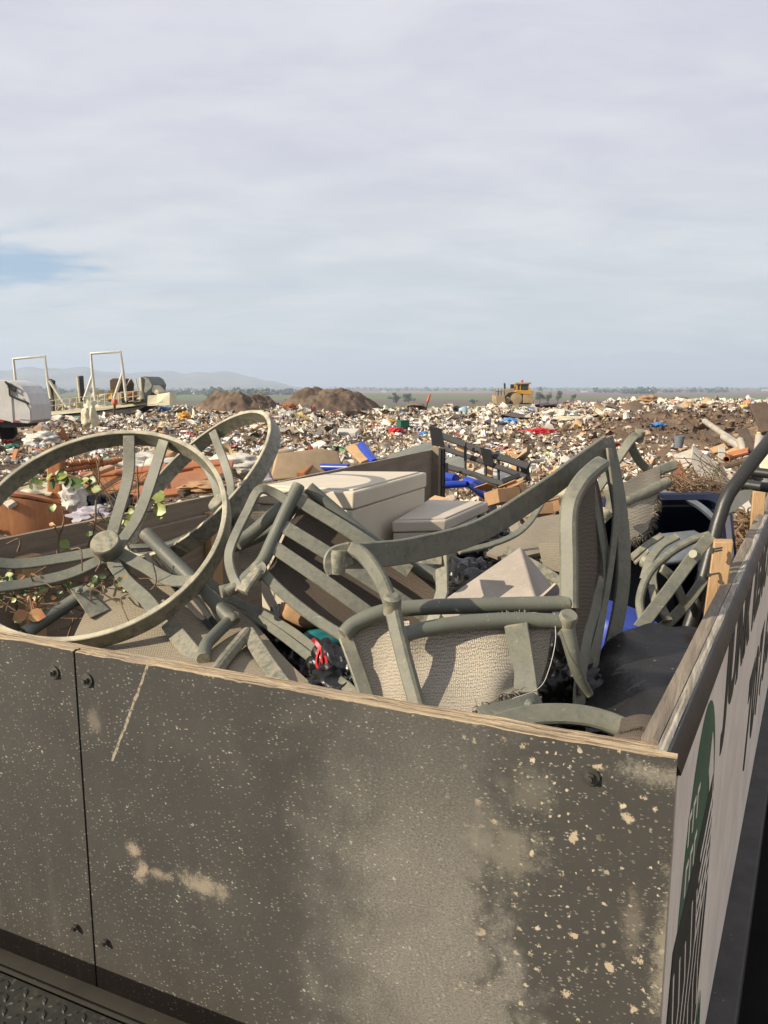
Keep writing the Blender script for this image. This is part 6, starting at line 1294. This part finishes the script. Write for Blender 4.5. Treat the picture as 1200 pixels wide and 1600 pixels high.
# the litter itself: tens of thousands of crumpled scraps
def litter():
    g = np.random.default_rng(21); N = 100000
    r = 5.5 + (101 - 5.5) * g.random(N) ** .62; a = np.radians(g.uniform(-36, 37, N)); x = r * np.sin(a); y = r * np.cos(a)
    keep = ~trailer_mask(x, y) & ~((x > .5) & (y < 5.5) & (x < 6)) & (g.random(N) > np.clip(BARE(x, y) * 1.1, 0, .55))
    clump = fbm(x, y, 6, 3, 9); keep &= g.random(N) < np.clip(.80 + .5 * clump, .3, 1); 
    keep &= ~((x < -14) & (y > 38) & (y < 46) & (x > -27) & (g.random(N) < .8))
    x, y, r = x[keep], y[keep], r[keep]; n = len(x); z = height(x, y)
    # patchiness of tone: pale windrows and darker muddy ones
    tone = fbm(x, y, 13, 3, 12)
    s = (.07 + .15 * g.random(n) ** 2.2) * (.72 + r / 75); s *= np.where((g.random(n) < .05) & (r > 14), g.uniform(1.8, 2.8, n), 1)
    q = 4; uu, vv = np.meshgrid(np.linspace(-.5, .5, q), np.linspace(-.5, .5, q)); L = np.zeros((n, q * q, 3))
    L[:, :, 0] = uu.ravel(); L[:, :, 1] = vv.ravel()
    L += g.normal(0, .12, L.shape); f1 = g.uniform(2, 7, (n, 1)); p1 = g.uniform(0, 6, (n, 1)); f2 = g.uniform(2, 7, (n, 1)); p2 = g.uniform(0, 6, (n, 1))
    L[:, :, 2] += .26 * np.sin(f1 * uu.ravel() + p1) + .26 * np.sin(f2 * vv.ravel() + p2)
    asp = g.uniform(.35, 1.3, (n, 1)); L[:, :, 1] *= asp
    big = (g.random(n) < .022) & (r > 16); s = np.where(big, s * g.uniform(1.8, 3.0, n), s); L[:, :, 2] *= np.where(big, .45, 1)[:, None]
    ea, eb, ec = g.uniform(-.9, .9, n) * np.where(big, .35, 1), g.uniform(-.9, .9, n) * np.where(big, .35, 1), g.uniform(0, 6.28, n)
    X, Y, Z = L[..., 0], L[..., 1], L[..., 2]
    Y, Z = Y * np.cos(ea)[:, None] - Z * np.sin(ea)[:, None], Y * np.sin(ea)[:, None] + Z * np.cos(ea)[:, None]
    X, Z = X * np.cos(eb)[:, None] + Z * np.sin(eb)[:, None], -X * np.sin(eb)[:, None] + Z * np.cos(eb)[:, None]
    X, Y = X * np.cos(ec)[:, None] - Y * np.sin(ec)[:, None], X * np.sin(ec)[:, None] + Y * np.cos(ec)[:, None]
    W_ = np.stack([X * s[:, None] + x[:, None], Y * s[:, None] + y[:, None], Z * s[:, None] + (z + .22 * s)[:, None]], -1).reshape(-1, 3)
    base = np.arange(n)[:, None] * q * q; quads = []
    for j in range(q - 1):
        for i in range(q - 1): a0 = j * q + i; quads.append((a0, a0 + 1, a0 + q + 1, a0 + q))
    F = (base[:, None, :] + np.array(quads)[None]).reshape(-1, 4)
    pal = np.array([(.82, .78, .70), (.76, .71, .62), (.68, .61, .49), (.60, .52, .40), (.50, .37, .22), (.42, .28, .16), (.30, .2, .12), (.16, .11, .08), (.05, .048, .05), (.035, .035, .038), (.40, .39, .38), (.55, .56, .58), (.62, .25, .1), (.5, .06, .05), (.08, .2, .5), (.12, .32, .18), (.7, .55, .12), (.5, .25, .38), (.3, .45, .58)])
    pw = np.array([16, 14, 13, 12, 10, 8, 7, 7, 5, 3, 5, 4, 1.5, .8, .8, .6, .7, .6, .9]); pw2 = pw.copy(); pw2[:3] *= 2.6; pw3 = pw.copy(); pw3[4:8] *= 2.2; pw3[:3] *= .5
    def pick(w, k): return g.choice(len(pal), k, p=w / w.sum())
    idx = np.where(tone > .18, pick(pw2, n), np.where(tone < -.2, pick(pw3, n), pick(pw, n)))
    col = pal[idx] * g.uniform(.75, 1.08, (n, 1)); dirt = (g.random((n, 1)) ** 2) * .5; col = col * (1 - dirt) + np.array([.2, .15, .1]) * dirt
    bare = g.random(n) < np.clip(BARE(x, y) * 2.2 - .1, 0, .975)
    col = np.where(bare[:, None], np.array([.19, .125, .08]) * g.uniform(.45, 1.25, (n, 1)), col)
    me = bpy.data.meshes.new('litter'); me.vertices.add(len(W_)); me.vertices.foreach_set('co', W_.astype(np.float32).ravel())
    me.loops.add(F.size); me.loops.foreach_set('vertex_index', F.astype(np.int32).ravel()); me.polygons.add(len(F)); me.polygons.foreach_set('loop_start', np.arange(0, F.size, 4, dtype=np.int32))
    me.update(calc_edges=True); me.validate()
    at = me.color_attributes.new('Col', 'FLOAT_COLOR', 'POINT'); at.data.foreach_set('color', np.concatenate([np.repeat(col, q * q, 0), np.ones((len(W_), 1))], 1).astype(np.float32).ravel())
    me.materials.append(M['litter']); o = bpy.data.objects.new('litter', me); COL.objects.link(o); tag(o, 'carpet of mixed household litter covering the landfill', 'litter', kind='stuff')
litter()
def litter_bags():
    g = np.random.default_rng(33); N = 15000
    bm = bmesh.new(); bmesh.ops.create_icosphere(bm, subdivisions=2, radius=1.0); B = np.array([v.co[:] for v in bm.verts]); T3 = np.array([[v.index for v in f.verts] for f in bm.faces]); bm.free()
    r = 7 + (99 - 7) * g.random(N) ** .62; a = np.radians(g.uniform(-36, 37, N)); x = r * np.sin(a); y = r * np.cos(a)
    keep = ~trailer_mask(x, y) & ~((x > .5) & (y < 6) & (x < 6)) & (g.random(N) > np.clip(BARE(x, y) * 2, 0, .98)) & (g.random(N) < np.clip(.6 + .8 * fbm(x, y, 8, 3, 14), .1, 1)) & ~((x < -14) & (y > 37) & (y < 46) & (x > -27))
    x, y, r = x[keep], y[keep], r[keep]; n = len(x); z = height(x, y); k = len(B)
    V_ = np.repeat(B[None], n, 0); ph = g.uniform(0, 6.3, (n, 1, 6)); fr = g.uniform(2, 6, (n, 1, 6))
    d = .24 * np.sin(fr[..., 0] * V_[..., 0] + ph[..., 0]) + .24 * np.sin(fr[..., 1] * V_[..., 1] + ph[..., 1]) + .24 * np.sin(fr[..., 2] * V_[..., 2] + ph[..., 2]) + g.normal(0, .10, (n, k))
    V_ = V_ * (1 + d[..., None]) * np.stack([g.uniform(.6, 1.4, n), g.uniform(.5, 1.1, n), g.uniform(.2, .55, n)], -1)[:, None, :]
    c, s_ = np.cos(ph[:, 0, 3]), np.sin(ph[:, 0, 3]); X = V_[..., 0] * c[:, None] - V_[..., 1] * s_[:, None]; Y = V_[..., 0] * s_[:, None] + V_[..., 1] * c[:, None]
    s = (.05 + .14 * g.random(n) ** 2.4) * (.6 + r / 62)
    W_ = np.stack([X * s[:, None] + x[:, None], Y * s[:, None] + y[:, None], V_[..., 2] * s[:, None] + (z + .25 * s)[:, None]], -1).reshape(-1, 3)
    F = (np.arange(n)[:, None, None] * k + T3[None]).reshape(-1, 3)
    pal = np.array([(.84, .81, .76), (.78, .75, .70), (.80, .76, .66), (.68, .64, .56), (.05, .05, .055), (.04, .04, .042), (.58, .60, .62), (.62, .48, .3), (.45, .55, .68), (.55, .1, .08), (.16, .38, .24), (.68, .55, .15)])
    col = pal[g.choice(12, n, p=np.array([22, 16, 14, 10, 9, 6, 7, 7, 2, 1.5, 1.5, 1.5]) / 97.5)] * g.uniform(.65, 1.0, (n, 1)); dirt = g.random((n, 1)) ** 2 * .5; col = col * (1 - dirt) + np.array([.3, .22, .14]) * dirt
    me = bpy.data.meshes.new('litter_bags'); me.vertices.add(len(W_)); me.vertices.foreach_set('co', W_.astype(np.float32).ravel())
    me.loops.add(F.size); me.loops.foreach_set('vertex_index', F.astype(np.int32).ravel()); me.polygons.add(len(F)); me.polygons.foreach_set('loop_start', np.arange(0, F.size, 3, dtype=np.int32)); me.update(calc_edges=True); me.validate()
    at = me.color_attributes.new('Col', 'FLOAT_COLOR', 'POINT'); at.data.foreach_set('color', np.concatenate([np.repeat(col, k, 0), np.ones((len(W_), 1))], 1).astype(np.float32).ravel())
    me.materials.append(M['litter']); o = bpy.data.objects.new('litter_bags', me); COL.objects.link(o); tag(o, 'crumpled small bags mixed through the litter', 'litter', kind='stuff')
litter_bags()

# ------------------------------------------------------------------ the air
hz = MB().box((0, 0, 180), (29400, 29400, 420)).build('haze', (lambda m: m)(bpy.data.materials.new('haze_air')), None, smooth=0); hz['kind'] = 'stuff'
hm = bpy.data.materials['haze_air']; hm.use_nodes = True; hm.node_tree.nodes.clear(); ht = NT(hm.node_tree)
ho = ht.node('ShaderNodeOutputMaterial'); hv = ht.node('ShaderNodeVolumePrincipled'); hv.inputs['Color'].default_value = (.68, .81, 1.0, 1); hv.inputs['Density'].default_value = 1.45e-4; hv.inputs['Anisotropy'].default_value = .1
ht.l.new(hv.outputs[0], ho.inputs['Volume'])
